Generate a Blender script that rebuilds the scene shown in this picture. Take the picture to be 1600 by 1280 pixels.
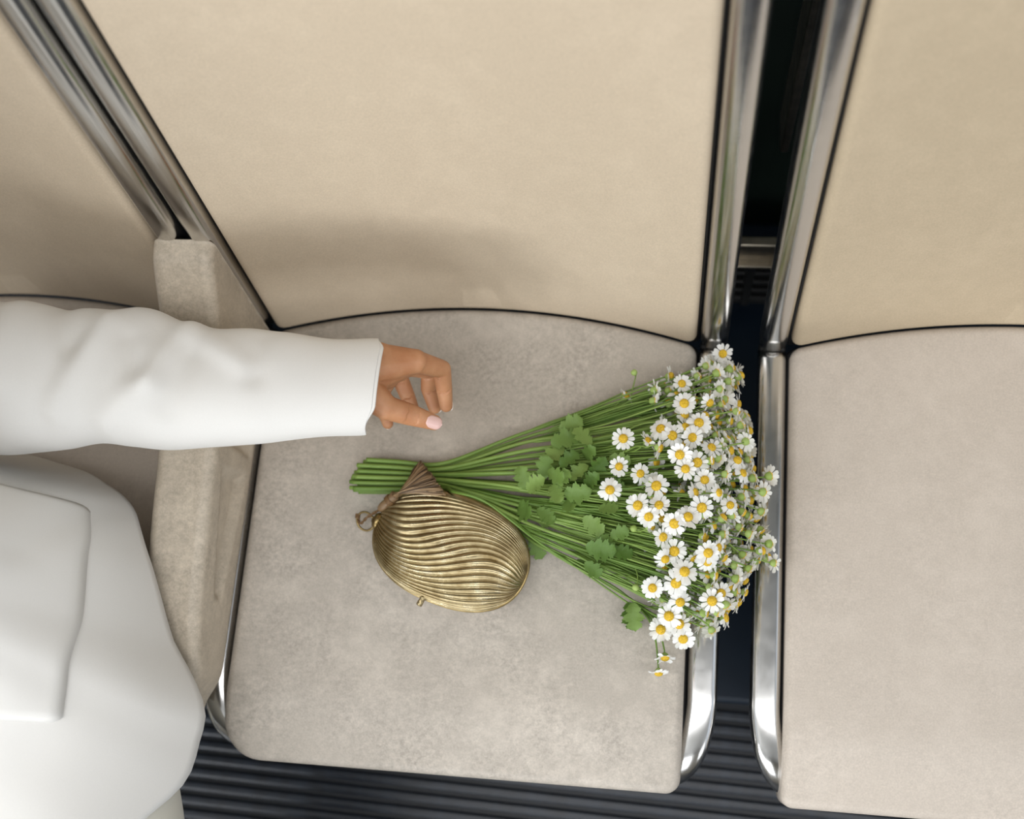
import bpy, bmesh, math, random
from mathutils import Vector, Matrix, Quaternion, noise, kdtree
from mathutils.bvhtree import BVHTree

# ---------------------------------------------------------------- camera, world, lights, exposure
scene = bpy.context.scene
for o in list(bpy.data.objects):
    bpy.data.objects.remove(o)
COL = scene.collection

cam_data = bpy.data.cameras.new('camera')
cam_data.sensor_fit = 'HORIZONTAL'
cam_data.sensor_width = 36.0
cam_data.lens = 39.53
cam_data.clip_start = 0.02
cam_data.dof.use_dof = True
cam_data.dof.focus_distance = 0.98
cam_data.dof.aperture_fstop = 3.2
camera = bpy.data.objects.new('camera', cam_data)
camera.location = (0.19176, -0.35531, 1.05465)
camera.rotation_euler = (0.269607, 0.123924, 0.078429)
COL.objects.link(camera)
scene.camera = camera

world = bpy.data.worlds.new('world')
scene.world = world
world.use_nodes = True
wbg = world.node_tree.nodes['Background']
wbg.inputs['Color'].default_value = (0.80, 0.88, 1.0, 1)
wbg.inputs['Strength'].default_value = 1.0

def area_light(name, loc, target, sx, sy, power, color):
    d = bpy.data.lights.new(name, 'AREA')
    d.shape = 'RECTANGLE'; d.size = sx; d.size_y = sy
    d.energy = power; d.color = color
    o = bpy.data.objects.new(name, d)
    o.location = loc
    o.rotation_euler = (Vector(target) - Vector(loc)).to_track_quat('-Z', 'Y').to_euler()
    COL.objects.link(o)
    return o

# daylight in the carriage windows opposite the seats; ceiling strip lamp
area_light('window_daylight', (-1.75, -2.60, 0.85), (-1.5, 0.0, 0.25), 1.00, 0.60, 40, (0.95, 0.975, 1.0))
area_light('window_daylight', (-0.25, -2.60, 0.85), (-0.2, 0.0, 0.25), 1.30, 0.90, 17, (0.95, 0.975, 1.0))
area_light('window_daylight', (2.20, -2.60, 0.85), (1.9, 0.0, 0.25), 1.30, 0.90, 9, (0.95, 0.975, 1.0))
area_light('ceiling_strip_light', (0.0, -0.75, 1.66), (0.0, -0.75, 0.0), 5.0, 0.60, 39, (0.98, 0.985, 1.0))

vs = scene.view_settings
vs.view_transform = 'Standard'
vs.look = 'None'
vs.gamma = 1.0
vs.exposure = 0.0
vs.use_curve_mapping = False

FLOOR_Z = -0.42

# ---------------------------------------------------------------- helpers
def mesh_obj(name, verts, faces, mat, parent=None, smooth=True, world_coords=True):
    me = bpy.data.meshes.new(name)
    me.from_pydata([tuple(v) for v in verts], [], faces)
    me.update()
    if smooth:
        me.polygons.foreach_set('use_smooth', [True] * len(me.polygons))
    return link_mesh(name, me, mat, parent, world_coords)

def link_mesh(name, me, mat, parent=None, world_coords=True):
    o = bpy.data.objects.new(name, me)
    if mat is not None and len(me.materials) == 0:
        me.materials.append(mat)
    COL.objects.link(o)
    if parent is not None:
        o.parent = parent
        if world_coords:
            o.location = -world_loc(parent)
    return o

def world_loc(o):
    l = Vector(o.location)
    p = o.parent
    while p is not None:
        l = l + Vector(p.location)
        p = p.parent
    return l

def empty(name, loc, label, cat, group=None):
    o = bpy.data.objects.new(name, None)
    o.empty_display_size = 0.05
    o.location = loc
    COL.objects.link(o)
    tag(o, label, cat, group)
    return o

def tag(o, label=None, cat=None, group=None, kind=None):
    if label: o['label'] = label
    if cat: o['category'] = cat
    if group: o['group'] = group
    if kind: o['kind'] = kind
    return o

def lerp(a, b, t):
    return a + (b - a) * t

def sstep(a, b, x):
    t = min(1.0, max(0.0, (x - a) / (b - a)))
    return t * t * (3 - 2 * t)

def interp(tab, x):
    """piecewise smooth (Catmull-Rom style) table lookup, tab sorted by key"""
    if x <= tab[0][0]: return tab[0][1]
    if x >= tab[-1][0]: return tab[-1][1]
    for i in range(len(tab) - 1):
        if tab[i][0] <= x <= tab[i + 1][0]:
            x0, y0 = tab[i]; x1, y1 = tab[i + 1]
            t = (x - x0) / (x1 - x0)
            m0 = (y1 - tab[i - 1][1]) / (x1 - tab[i - 1][0]) if i > 0 else (y1 - y0) / (x1 - x0)
            m1 = (tab[i + 2][1] - y0) / (tab[i + 2][0] - x0) if i + 2 < len(tab) else (y1 - y0) / (x1 - x0)
            h = x1 - x0
            return ((2*t**3 - 3*t*t + 1) * y0 + (t**3 - 2*t*t + t) * h * m0
                    + (-2*t**3 + 3*t*t) * y1 + (t**3 - t*t) * h * m1)

def spline(pts, n):
    """dense Catmull-Rom polyline through pts (Vectors)"""
    pts = [Vector(p) for p in pts]
    if len(pts) == 2:
        return [pts[0].lerp(pts[1], i / n) for i in range(n + 1)]
    out = []
    segs = len(pts) - 1
    for i in range(segs):
        p0 = pts[i - 1] if i > 0 else pts[0] * 2 - pts[1]
        p1, p2 = pts[i], pts[i + 1]
        p3 = pts[i + 2] if i + 2 < len(pts) else pts[-1] * 2 - pts[-2]
        k = max(2, n // segs)
        for j in range(k):
            t = j / k
            out.append(0.5 * ((2 * p1) + (p2 - p0) * t + (2*p0 - 5*p1 + 4*p2 - p3) * t*t
                              + (3*p1 - p0 - 3*p2 + p3) * t**3))
    out.append(pts[-1].copy())
    return out

class MB:
    def __init__(self):
        self.v = []; self.f = []
    def ring_loft(self, rings, close=True, cap0=True, cap1=True):
        base = len(self.v); n = len(rings[0])
        for r in rings: self.v.extend(r)
        for i in range(len(rings) - 1):
            for j in range(n if close else n - 1):
                a = base + i * n + j; b = base + i * n + (j + 1) % n
                self.f.append((a, b, b + n, a + n))
        if cap0:
            self.f.append(tuple(base + j for j in range(n))[::-1])
        if cap1:
            s = base + (len(rings) - 1) * n
            self.f.append(tuple(s + j for j in range(n)))
    def tube(self, path, rad, seg=8, up=None, cap=True):
        path = [Vector(p) for p in path]
        n = len(path); rings = []
        t0 = (path[1] - path[0]).normalized()
        nv = (up or Vector((0.13, 0.31, 0.94)))
        nv = (nv - t0 * nv.dot(t0))
        if nv.length < 1e-4: nv = t0.orthogonal()
        nv.normalize()
        for i, p in enumerate(path):
            t = (path[min(i + 1, n - 1)] - path[max(i - 1, 0)])
            if t.length < 1e-9: t = t0.copy()
            t.normalize()
            nv = nv - t * nv.dot(t)
            nv.normalize()
            b = t.cross(nv)
            r = rad(i / (n - 1)) if callable(rad) else rad
            rings.append([p + (nv * math.cos(2*math.pi*j/seg) + b * math.sin(2*math.pi*j/seg)) * r for j in range(seg)])
        self.ring_loft(rings, True, cap, cap)
    def box(self, c, s, bevel=0.0, rot=None):
        bm = bmesh.new()
        bmesh.ops.create_cube(bm, size=1.0)
        for v in bm.verts:
            v.co = Vector((v.co.x * s[0], v.co.y * s[1], v.co.z * s[2]))
        if bevel > 0:
            bmesh.ops.bevel(bm, geom=list(bm.edges), offset=bevel, segments=2, profile=0.5, affect='EDGES')
        base = len(self.v)
        bm.verts.ensure_lookup_table()
        for v in bm.verts:
            co = v.co.copy()
            if rot is not None: co = rot @ co
            self.v.append(co + Vector(c))
        for f in bm.faces:
            self.f.append(tuple(base + v.index for v in f.verts))
        bm.free()
    def build(self, name, mat, parent=None, smooth=True, world_coords=True):
        return mesh_obj(name, self.v, self.f, mat, parent, smooth, world_coords)

# ---------------------------------------------------------------- materials
def new_mat(name):
    m = bpy.data.materials.new(name)
    m.use_nodes = True
    nt = m.node_tree
    return m, nt, nt.nodes['Principled BSDF']

def setp(b, **kw):
    names = dict(color='Base Color', rough='Roughness', metal='Metallic', spec='Specular IOR Level', sheen='Sheen Weight',
                 sss='Subsurface Weight', coat='Coat Weight', trans='Transmission Weight')
    for k, v in kw.items():
        i = b.inputs[names[k]]
        i.default_value = (*v, 1) if isinstance(v, tuple) else v

def N(nt, t, **kw):
    n = nt.nodes.new(t)
    for k, v in kw.items(): setattr(n, k, v)
    return n

def noise_node(nt, scale, detail=4, rough=0.55, vec=None):
    n = N(nt, 'ShaderNodeTexNoise')
    n.inputs['Scale'].default_value = scale
    n.inputs['Detail'].default_value = detail
    n.inputs['Roughness'].default_value = rough
    if vec is not None: nt.links.new(vec, n.inputs['Vector'])
    return n

def ramp(nt, fac, stops):
    r = N(nt, 'ShaderNodeValToRGB')
    el = r.color_ramp.elements
    while len(el) < len(stops): el.new(0.5)
    for e, (p, c) in zip(el, stops):
        e.position = p
        e.color = (*c, 1) if len(c) == 3 else c
    nt.links.new(fac, r.inputs['Fac'])
    return r

def mix(nt, fac, a, b, mode='MIX'):
    m = N(nt, 'ShaderNodeMix', data_type='RGBA', blend_type=mode)
    for sock, val in ((m.inputs[0], fac), (m.inputs[6], a), (m.inputs[7], b)):
        if isinstance(val, (int, float)): sock.default_value = val
        elif isinstance(val, tuple): sock.default_value = (*val, 1)
        else: nt.links.new(val, sock)
    return m.outputs[2]

def bump(nt, b, h, strength, dist):
    n = N(nt, 'ShaderNodeBump')
    n.inputs['Strength'].default_value = strength
    n.inputs['Distance'].default_value = dist
    nt.links.new(h, n.inputs['Height'])
    nt.links.new(n.outputs['Normal'], b.inputs['Normal'])

def leather(name, base, worn, worn_amount, rough=0.5, scratch=0.0, grain=0.0):
    """beige hide: fine grain, soft mottling, grey scuffing that has rubbed into the surface"""
    m, nt, b = new_mat(name)
    tc = N(nt, 'ShaderNodeTexCoord').outputs['Object']
    big = noise_node(nt, 9, 3, 0.5, tc)
    mid = noise_node(nt, 55, 6, 0.68, tc)
    fine = noise_node(nt, 620, 3, 0.6, tc)
    w = N(nt, 'ShaderNodeMath', operation='MULTIPLY_ADD')
    nt.links.new(big.outputs['Fac'], w.inputs[0]); w.inputs[1].default_value = 0.9
    nt.links.new(mid.outputs['Fac'], w.inputs[2])
    r = ramp(nt, w.outputs[0], [(0.62, (0, 0, 0)), (1.12, (1, 1, 1))])
    r.color_ramp.elements[1].position = 1.0
    k = N(nt, 'ShaderNodeMath', operation='MULTIPLY')
    nt.links.new(r.outputs['Color'], k.inputs[0]); k.inputs[1].default_value = worn_amount
    col = mix(nt, k.outputs[0], base, worn)
    fr = ramp(nt, fine.outputs['Fac'], [(0.3, (0.90, 0.90, 0.90)), (0.7, (1.06, 1.06, 1.06))])
    col = mix(nt, 1.0, col, fr.outputs['Color'], 'MULTIPLY')
    if grain > 0:
        gr = noise_node(nt, 210, 6, 0.75, tc)
        gg = ramp(nt, gr.outputs['Fac'], [(0.32, (1 - grain, 1 - grain, 1 - grain)), (0.62, (1.0 + grain * 0.3,) * 3)])
        patch = ramp(nt, noise_node(nt, 14, 3, 0.6, tc).outputs['Fac'], [(0.35, (0.15, 0.15, 0.15)), (0.65, (1, 1, 1))])
        col = mix(nt, patch.outputs['Color'], col, mix(nt, 1.0, col, gg.outputs['Color'], 'MULTIPLY'))
    if scratch > 0:
        wv = N(nt, 'ShaderNodeTexVoronoi', feature='DISTANCE_TO_EDGE')
        dis = noise_node(nt, 6, 3, 0.6, tc)
        vm = N(nt, 'ShaderNodeVectorMath', operation='MULTIPLY_ADD')
        nt.links.new(dis.outputs['Color'], vm.inputs[0]); vm.inputs[1].default_value = (0.12, 0.12, 0.12)
        nt.links.new(tc, vm.inputs[2])
        nt.links.new(vm.outputs[0], wv.inputs['Vector']); wv.inputs['Scale'].default_value = 11
        sr = ramp(nt, wv.outputs['Distance'], [(0.0, (1, 1, 1)), (0.006, (0, 0, 0))])
        gate = ramp(nt, noise_node(nt, 7, 2, 0.5, tc).outputs['Fac'], [(0.56, (0, 0, 0)), (0.66, (1, 1, 1))])
        g = mix(nt, 1.0, sr.outputs['Color'], gate.outputs['Color'], 'MULTIPLY')
        g2 = N(nt, 'ShaderNodeMath', operation='MULTIPLY')
        nt.links.new(g, g2.inputs[0]); g2.inputs[1].default_value = scratch
        col = mix(nt, g2.outputs[0], col, (0.30, 0.27, 0.24))
    nt.links.new(col, b.inputs['Base Color'])
    setp(b, rough=rough, spec=0.4)
    bump(nt, b, fine.outputs['Fac'], 0.12, 0.0006)
    return m

def plain(name, color, rough, metal=0.0, spec=0.5, nscale=0, namount=0.15, nbump=0.0, bdist=0.0005):
    m, nt, b = new_mat(name)
    setp(b, color=color, rough=rough, metal=metal, spec=spec)
    if nscale:
        tc = N(nt, 'ShaderNodeTexCoord').outputs['Object']
        n = noise_node(nt, nscale, 5, 0.6, tc)
        lo = tuple(c * (1 - namount) for c in color); hi = tuple(min(1, c * (1 + namount)) for c in color)
        r = ramp(nt, n.outputs['Fac'], [(0.3, lo), (0.7, hi)])
        nt.links.new(r.outputs['Color'], b.inputs['Base Color'])
        if nbump: bump(nt, b, n.outputs['Fac'], nbump, bdist)
    return m

M = {}
M['back_leather'] = leather('back_leather', (0.575, 0.475, 0.350), (0.46, 0.372, 0.268), 0.35, 0.48)
M['shaded_back_leather'] = leather('shaded_back_leather', (0.50, 0.405, 0.28), (0.40, 0.32, 0.215), 0.4, 0.48)  # right backrest: shade from blocked window light painted in as a darker leather colour
M['seat_leather'] = leather('seat_leather', (0.59, 0.53, 0.455), (0.37, 0.33, 0.28), 0.6, 0.5, 0.35, 0.30)
M['clean_leather'] = leather('clean_leather', (0.60, 0.53, 0.455), (0.46, 0.40, 0.335), 0.4, 0.45, 0.1, 0.12)
M['arm_leather'] = leather('arm_leather', (0.61, 0.525, 0.41), (0.36, 0.305, 0.235), 0.5, 0.45, 0.3, 0.28)

def make_steel():
    m, nt, b = new_mat('brushed_steel')
    tc = N(nt, 'ShaderNodeTexCoord').outputs['Object']
    n = noise_node(nt, 40, 5, 0.6, tc)
    r = ramp(nt, n.outputs['Fac'], [(0.3, (0.16, 0.16, 0.16)), (0.75, (0.27, 0.27, 0.27))])
    nt.links.new(r.outputs['Color'], b.inputs['Roughness'])
    setp(b, color=(0.66, 0.65, 0.63), metal=1.0)
    return m
M['steel'] = make_steel()
M['rubber'] = plain('black_rubber', (0.012, 0.012, 0.012), 0.5)
M['shell'] = plain('seat_shell_plastic', (0.014, 0.014, 0.015), 0.5)
M['floor'] = plain('floor_rubber', (0.004, 0.006, 0.010), 0.5, nscale=30, namount=0.4)
M['rib'] = plain('floor_rib_rubber', (0.008, 0.012, 0.019), 0.38, nscale=60, namount=0.5, nbump=0.2)
M['navy'] = plain('navy_paint', (0.006, 0.014, 0.026), 0.35, nscale=8, namount=0.2)
M['ceiling'] = plain('ceiling_paint', (0.76, 0.75, 0.72), 0.6, nscale=3, namount=0.05)
M['car_wall'] = plain('car_wall_laminate', (0.42, 0.38, 0.31), 0.5, nscale=4, namount=0.08)
M['wall'] = plain('dark_green_wall', (0.018, 0.030, 0.022), 0.5, nscale=6, namount=0.2)
M['grille'] = plain('grille_black', (0.02, 0.02, 0.019), 0.4)
M['bracket'] = plain('bracket_steel', (0.45, 0.40, 0.32), 0.35, metal=1.0, nscale=50, namount=0.2)

# ---------------------------------------------------------------- the setting
def make_floor():
    mb = MB()
    mb.box((0, -1.2, FLOOR_Z - 0.02), (7.0, 3.1, 0.04))
    fl = mb.build('floor', M['floor'], smooth=False)
    tag(fl, 'dark ribbed rubber floor below the seats', kind='structure')
    # one rubber rib, shared by every rib of the floor
    sec = [(-0.0062, 0.0), (-0.0050, 0.0032), (-0.0030, 0.0045), (0.0030, 0.0045), (0.0050, 0.0032), (0.0062, 0.0)]
    v = []; f = []
    for x in (-1.7, 1.7):
        for (y, z) in sec: v.append((x, y, z))
    n = len(sec)
    for j in range(n - 1): f.append((j, j + 1, n + j + 1, n + j))
    f.append(tuple(range(n))[::-1]); f.append(tuple(range(n, 2 * n)))
    me = bpy.data.meshes.new('rib'); me.from_pydata(v, [], f); me.update()
    me.materials.append(M['rib'])
    for i in range(62):
        r = bpy.data.objects.new('rib', me)
        COL.objects.link(r)
        r.parent = fl
        r.location = (-0.1, -0.335 - i * 0.0172, FLOOR_Z)
        r.rotation_euler = (0, 0, math.radians(-1.2))
    # smooth covered strip under the seats
    return fl
make_floor()

mb = MB(); mb.box((0, -1.2, 1.72), (7.0, 3.1, 0.04))
tag(mb.build('ceiling', M['ceiling'], smooth=False), 'plain pale ceiling of the carriage', kind='structure')
mb = MB()
mb.box((0, -2.70, -0.02), (7.0, 0.06, 0.80)); mb.box((0, -2.70, 1.52), (7.0, 0.06, 0.36))
for x0, x1 in ((-3.5, -2.45), (-1.05, -0.95), (0.45, 1.50), (2.90, 3.5)):
    mb.box(((x0 + x1) / 2, -2.70, 0.86), (x1 - x0, 0.06, 0.96))
tag(mb.build('wall_front', M['car_wall'], smooth=False), 'carriage wall with large windows facing the seats', kind='structure')
mb = MB(); mb.box((0, 0.33, 0.64), (7.0, 0.04, 2.12))
tag(mb.build('wall_back', M['wall'], smooth=False), 'dark wall behind the row of seats', kind='structure')

mb = MB()
mb.box((-0.1, -0.028, FLOOR_Z + 0.026), (3.4, 0.60, 0.05), 0.006)
mb.box((-0.1, 0.12, FLOOR_Z + 0.085), (3.4, 0.30, 0.07), 0.006)
hs = mb.build('trim_1', M['navy'], smooth=False)
tag(hs, 'dark navy painted plinth running under the seats', kind='structure')

# fittings seen down the gap between the two seats
BRX, BRY = 0.272, 0.14
mb = MB(); mb.box((BRX, BRY, -0.090), (0.062, 0.012, 0.050), 0.002); mb.box((BRX, BRY - 0.008, -0.106), (0.062, 0.012, 0.006), 0.001)
br = mb.build('bracket', M['bracket'], smooth=False)
tag(br, 'small dull steel bracket in the gap behind the tubes', 'bracket')
vg = empty('vent_grille', (0.275, 0.16, FLOOR_Z + 0.121), 'black slotted vent grille under the steel bracket', 'grille')
mb = MB(); mb.box((0.275, 0.165, -0.245), (0.12, 0.014, 0.106), 0.002); mb.build('panel', M['grille'], vg, False)
for rz in range(5):
    mb = MB(); mb.box((0.275, 0.153, -0.152 - rz * 0.026), (0.10, 0.012, 0.009), 0.002); mb.build('slat', M['grille'], vg, False)
mb = MB(); mb.box((0.275, 0.151, -0.205), (0.010, 0.016, 0.125), 0.002); mb.build('bar', M['grille'], vg, False)
mb = MB(); mb.box((0.300, 0.265, 0.25), (0.010, 0.05, 0.62), 0.003)
tag(mb.build('upright_post', M['bracket'], smooth=False), 'thin metal upright on the dark wall behind the gap', 'post')

# ---------------------------------------------------------------- seats
THETA = math.radians(9.93)
UDIR = Vector((0, math.sin(THETA), math.cos(THETA)))
NDIR = Vector((0, -math.cos(THETA), math.sin(THETA)))   # front face normal of the backrest

def rounded_outline(corners, n_edge=28, edge_fn=None):
    """corners: (x, y, radius) CCW -> dense outline"""
    pts = []
    m = len(corners)
    arcs = []
    for i in range(m):
        p = Vector(corners[i][:2]); r = corners[i][2]
        a = (Vector(corners[i - 1][:2]) - p).normalized(); b = (Vector(corners[(i + 1) % m][:2]) - p).normalized()
        ang = a.angle(b)
        d = r / math.tan(ang / 2)
        c = p + (a + b).normalized() * (r / math.sin(ang / 2))
        s = p + a * d; e = p + b * d
        a0 = math.atan2(s.y - c.y, s.x - c.x); a1 = math.atan2(e.y - c.y, e.x - c.x)
        while a1 < a0: a1 += 2 * math.pi
        arcs.append((s, e, [c + Vector((math.cos(lerp(a0, a1, k / 8)), math.sin(lerp(a0, a1, k / 8)))) * r for k in range(9)]))
    for i in range(m):
        pts.extend(arcs[i][2])
        e = arcs[i][1]; s = arcs[(i + 1) % m][0]
        for k in range(1, n_edge):
            pts.append(e.lerp(s, k / n_edge))
    return pts

def pad_mesh(name, outline, r, depth, mapfn, rings=18):
    n = len(outline)
    nor = []
    for i in range(n):
        t = (outline[(i + 1) % n] - outline[i - 1]).normalized()
        nor.append(Vector((t.y, -t.x)))
    c = sum(outline, Vector((0, 0))) / n
    inset = [outline[i] - nor[i] * r for i in range(n)]
    v = [mapfn(c.x, c.y, 0.0)]; f = []
    loops = []
    for k in range(1, rings + 1):
        s = k / rings
        s = 1 - (1 - s) ** 1.25
        loops.append([mapfn(*(c + (p - c) * s), 0.0) for p in inset])
    for j in range(1, 8):
        a = j / 7 * math.pi / 2
        loops.append([mapfn(*(inset[i] + nor[i] * r * math.sin(a)), -(r - r * math.cos(a))) for i in range(n)])
    loops.append([mapfn(*outline[i], -depth) for i in range(n)])
    for l in loops: v.extend(l)
    for j in range(n): f.append((0, 1 + j, 1 + (j + 1) % n))
    for k in range(len(loops) - 1):
        for j in range(n):
            a = 1 + k * n + j; b = 1 + k * n + (j + 1) % n
            f.append((a, a + n, b + n, b))
    s = 1 + (len(loops) - 1) * n
    f.append(tuple(s + j for j in range(n))[::-1])
    me = bpy.data.meshes.new(name); me.from_pydata([tuple(p) for p in v], [], f); me.update()
    me.polygons.foreach_set('use_smooth', [True] * len(me.polygons))
    return me

def arc_back(x):
    return 0.031 * (1 - min(1, abs(x) / 0.2145) ** 2.0)

def seat_map(x, y, n):
    # the rear edge bows back in the middle, the surface is gently dished, the front rolls down
    yy = y + arc_back(x) * sstep(-0.22, 0.0, y) if y > -0.22 else y
    z = 0.0
    z -= 0.014 * sstep(-0.345, -0.43, y) if False else 0.014 * (1 - sstep(-0.425, -0.345, y)) ** 1.5
    return Vector((x, yy, z + n))

def back_map(x, h, n):
    cy = arc_back(x) * (1 - 0.25 * sstep(0.0, 0.5, h))
    return Vector((x, cy, 0.0)) + UDIR * h + NDIR * n

def steel_section(w, d, n=24, e=3.0):
    pts = []
    for j in range(n):
        a = 2 * math.pi * j / n
        c, s = math.cos(a), math.sin(a)
        pts.append((math.copysign(abs(c) ** (2 / e), c) * w / 2, math.copysign(abs(s) ** (2 / e), s) * d / 2))
    return pts

def sweep(path, side, w, d, e=3.0, n=24):
    """sweep a rounded section; side = the section's width direction (kept level)"""
    mb = MB(); rings = []
    m = len(path)
    for i, p in enumerate(path):
        t = (path[min(i + 1, m - 1)] - path[max(i - 1, 0)]).normalized()
        s = (side - t * side.dot(t)).normalized()
        u = t.cross(s)
        rings.append([p + s * a + u * b for a, b in steel_section(w, d, n, e)])
    mb.ring_loft(rings)
    return mb

def make_seat(cx, label, leather_seat, leather_back, rl, rr):
    t = empty('train_seat', (cx, -0.2, FLOOR_Z), label, 'seat', 'row of beige train seats')
    off = Vector((0, 0.2, -FLOOR_Z))
    def put(name, me, mat):
        o = link_mesh(name, me, mat, t, False); o.location = off; return o
    def putmb(name, mb, mat, smooth=True):
        o = mb.build(name, mat, t, smooth, False); o.location = off; return o
    ol = rounded_outline([(-0.2155, -0.4215, rl), (0.2145, -0.4185, rr), (0.2145, 0.001, 0.010), (-0.2145, 0.001, 0.010)])
    put('seat_cushion', pad_mesh('seat_cushion', ol, 0.009, 0.045, seat_map), leather_seat)
    ol = rounded_outline([(-0.2140, -0.006, 0.012), (0.2140, -0.006, 0.012), (0.2140, 0.62, 0.05), (-0.2140, 0.62, 0.05)], 40)
    put('backrest', pad_mesh('backrest', ol, 0.010, 0.030, back_map, 22), leather_back)
    # dark shell under and behind the upholstery, showing as the black joint
    ol = rounded_outline([(-0.2175, -0.405, 0.035), (0.2175, -0.405, 0.02), (0.2175, 0.004, 0.008), (-0.2175, 0.004, 0.008)])
    put('seat_shell', pad_mesh('seat_shell', ol, 0.004, 0.05, lambda x, y, n: seat_map(x, y, n) + Vector((0, 0, -0.014))), M['shell'])
    ol = rounded_outline([(-0.2175, -0.02, 0.008), (0.2175, -0.02, 0.008), (0.2175, 0.625, 0.05), (-0.2175, 0.625, 0.05)], 40)
    put('back_shell', pad_mesh('back_shell', ol, 0.004, 0.035, lambda x, h, n: back_map(x, h, n - 0.012), 22), M['shell'])
    for s in (-1, 1):
        X = 0.2310 * s
        # upright side tube of the backrest
        path = [Vector((X, 0.0, 0)) + UDIR * h + NDIR * (-0.011) for h in [0.0005 + 0.64 * k / 30 for k in range(31)]]
        putmb('back_tube', sweep(path, Vector((1, 0, 0)), 0.0270, 0.030, 2.5), M['steel'])
        # side tube of the seat, curling in and down at the front
        pts = [Vector((X, 0.0, -0.0135)), Vector((X, -0.08, -0.0135)), Vector((X, -0.2, -0.0140)), Vector((X, -0.31, -0.0150)),
               Vector((X - 0.0005 * s, -0.345, -0.017)), Vector((X - 0.007 * s, -0.377, -0.026)), Vector((X - 0.020 * s, -0.396, -0.042)),
               Vector((X - 0.036 * s, -0.400, -0.062)), Vector((X - 0.06 * s, -0.39, -0.085))]
        p = spline(pts, 64)
        putmb('seat_tube', sweep(p, Vector((1, 0, 0)), 0.0275, 0.026, 2.6), M['steel'])
        # collar ring at the joint of the two tubes
        mb = MB()
        mb.ring_loft([[Vector((X + a * k, 0.0015 + dy, -0.0135 + b * k)) for a, b in steel_section(0.0262, 0.0262, 24, 3.0)]
                      for dy, k in ((-0.003, 0.98), (-0.003, 1.0), (0.004, 1.0), (0.004, 0.98))])
        putmb('collar', mb, M['rubber'])
    # dark pedestal
    for s in (-1, 1):
        mb = MB(); mb.box((0.165 * s, -0.298, -0.2205), (0.045, 0.046, 0.298), 0.006); mb.box((0.165 * s, -0.18, -0.085), (0.05, 0.34, 0.035), 0.006)
        putmb('leg', mb, M['shell'], False)
    return t

make_seat(0.0, 'beige leather train seat with the brass clutch and daisies lying on it', M['seat_leather'], M['back_leather'], 0.036, 0.014)
make_seat(0.518, 'empty smooth beige train seat beyond the dark gap from the flower heads', M['clean_leather'], M['shaded_back_leather'], 0.011, 0.03)
make_seat(-0.4935, 'beige train seat on which the person in white sits', M['clean_leather'], M['back_leather'], 0.03, 0.03)

# ---------------------------------------------------------------- armrest between the seats
ARM_TOP = [(-0.378, 0.002), (-0.370, 0.022), (-0.352, 0.048), (-0.319, 0.067), (-0.263, 0.079), (-0.206, 0.087), (-0.147, 0.094),
           (-0.09, 0.109), (-0.034, 0.134), (-0.004, 0.156), (0.012, 0.166), (0.040, 0.169)]

def poly_sdf(p, poly):
    d = 1e9; inside = True
    n = len(poly)
    for i in range(n):
        a = Vector(poly[i]); b = Vector(poly[(i + 1) % n])
        e = b - a; w = p - a
        t = max(0, min(1, w.dot(e) / e.dot(e)))
        d = min(d, (w - e * t).length)
        if e.x * w.y - e.y * w.x < 0: inside = False
    return -d if inside else d

PANELS = [[(-0.278, 0.028), (-0.155, 0.012), (-0.160, 0.070), (-0.276, 0.043)],
          [(-0.137, 0.010), (-0.030, 0.014), (-0.060, 0.092), (-0.135, 0.073)]]

def make_armrest():
    cx = -0.2485
    rings = []
    ys = [-0.3775 + (0.040 + 0.3775) * (k / 110) ** 1.15 for k in range(111)]
    for y in ys:
        top = interp(ARM_TOP, y)
        fr = 1 - sstep(-0.378, -0.33, y)
        hw = 0.0278 - 0.011 * fr ** 2 - 0.0035 * sstep(-0.10, -0.33, y) if False else 0.0290 - 0.0125 * fr ** 2 - 0.0012 * (1 - sstep(-0.30, -0.12, y))
        bot = 0.0005
        hgt = max(0.004, top - bot)
        r = min(0.0105, hgt * 0.45)
        ring = []
        # right side going up, rounded shoulder, top, rounded shoulder, left side down
        for k in range(26):
            z = lerp(bot, top - r, k / 25)
            x = hw
            if hgt > 0.02:
                for P in PANELS:
                    sd = poly_sdf(Vector((y, z)), P)
                    x -= 0.0080 * (1 - sstep(-0.0065, 0.0015, sd))
            flare = 0.0016 * (1 - k / 25)
            ring.append(Vector((cx + x + flare, y, z)))
        for k in range(1, 9):
            a = k / 8 * math.pi / 2
            ring.append(Vector((cx + hw - r + r * math.cos(a), y, top - r + r * math.sin(a))))
        for k in range(1, 8):
            x = lerp(hw - r, -(hw - r), k / 8)
            ring.append(Vector((cx + x, y, top - 0.0008 * (1 - (x / hw) ** 2))))
        for k in range(0, 8):
            a = math.pi / 2 + k / 8 * math.pi / 2
            ring.append(Vector((cx - hw + r + r * math.cos(a), y, top - r + r * math.sin(a))))
        for k in range(11):
            ring.append(Vector((cx - hw - 0.0016 * k / 10, y, lerp(top - r, bot, k / 10))))
        for q in ring: q.y = min(q.y, q.z * math.tan(THETA) - 0.0025)
        rings.append(ring)
    mb = MB(); mb.ring_loft(rings)
    mb.f = [f[::-1] for f in mb.f]
    o = mb.build('armrest', M['arm_leather'])
    tag(o, 'worn beige wedge-shaped armrest under the white sleeve', 'armrest')
    return o
make_armrest()

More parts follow.
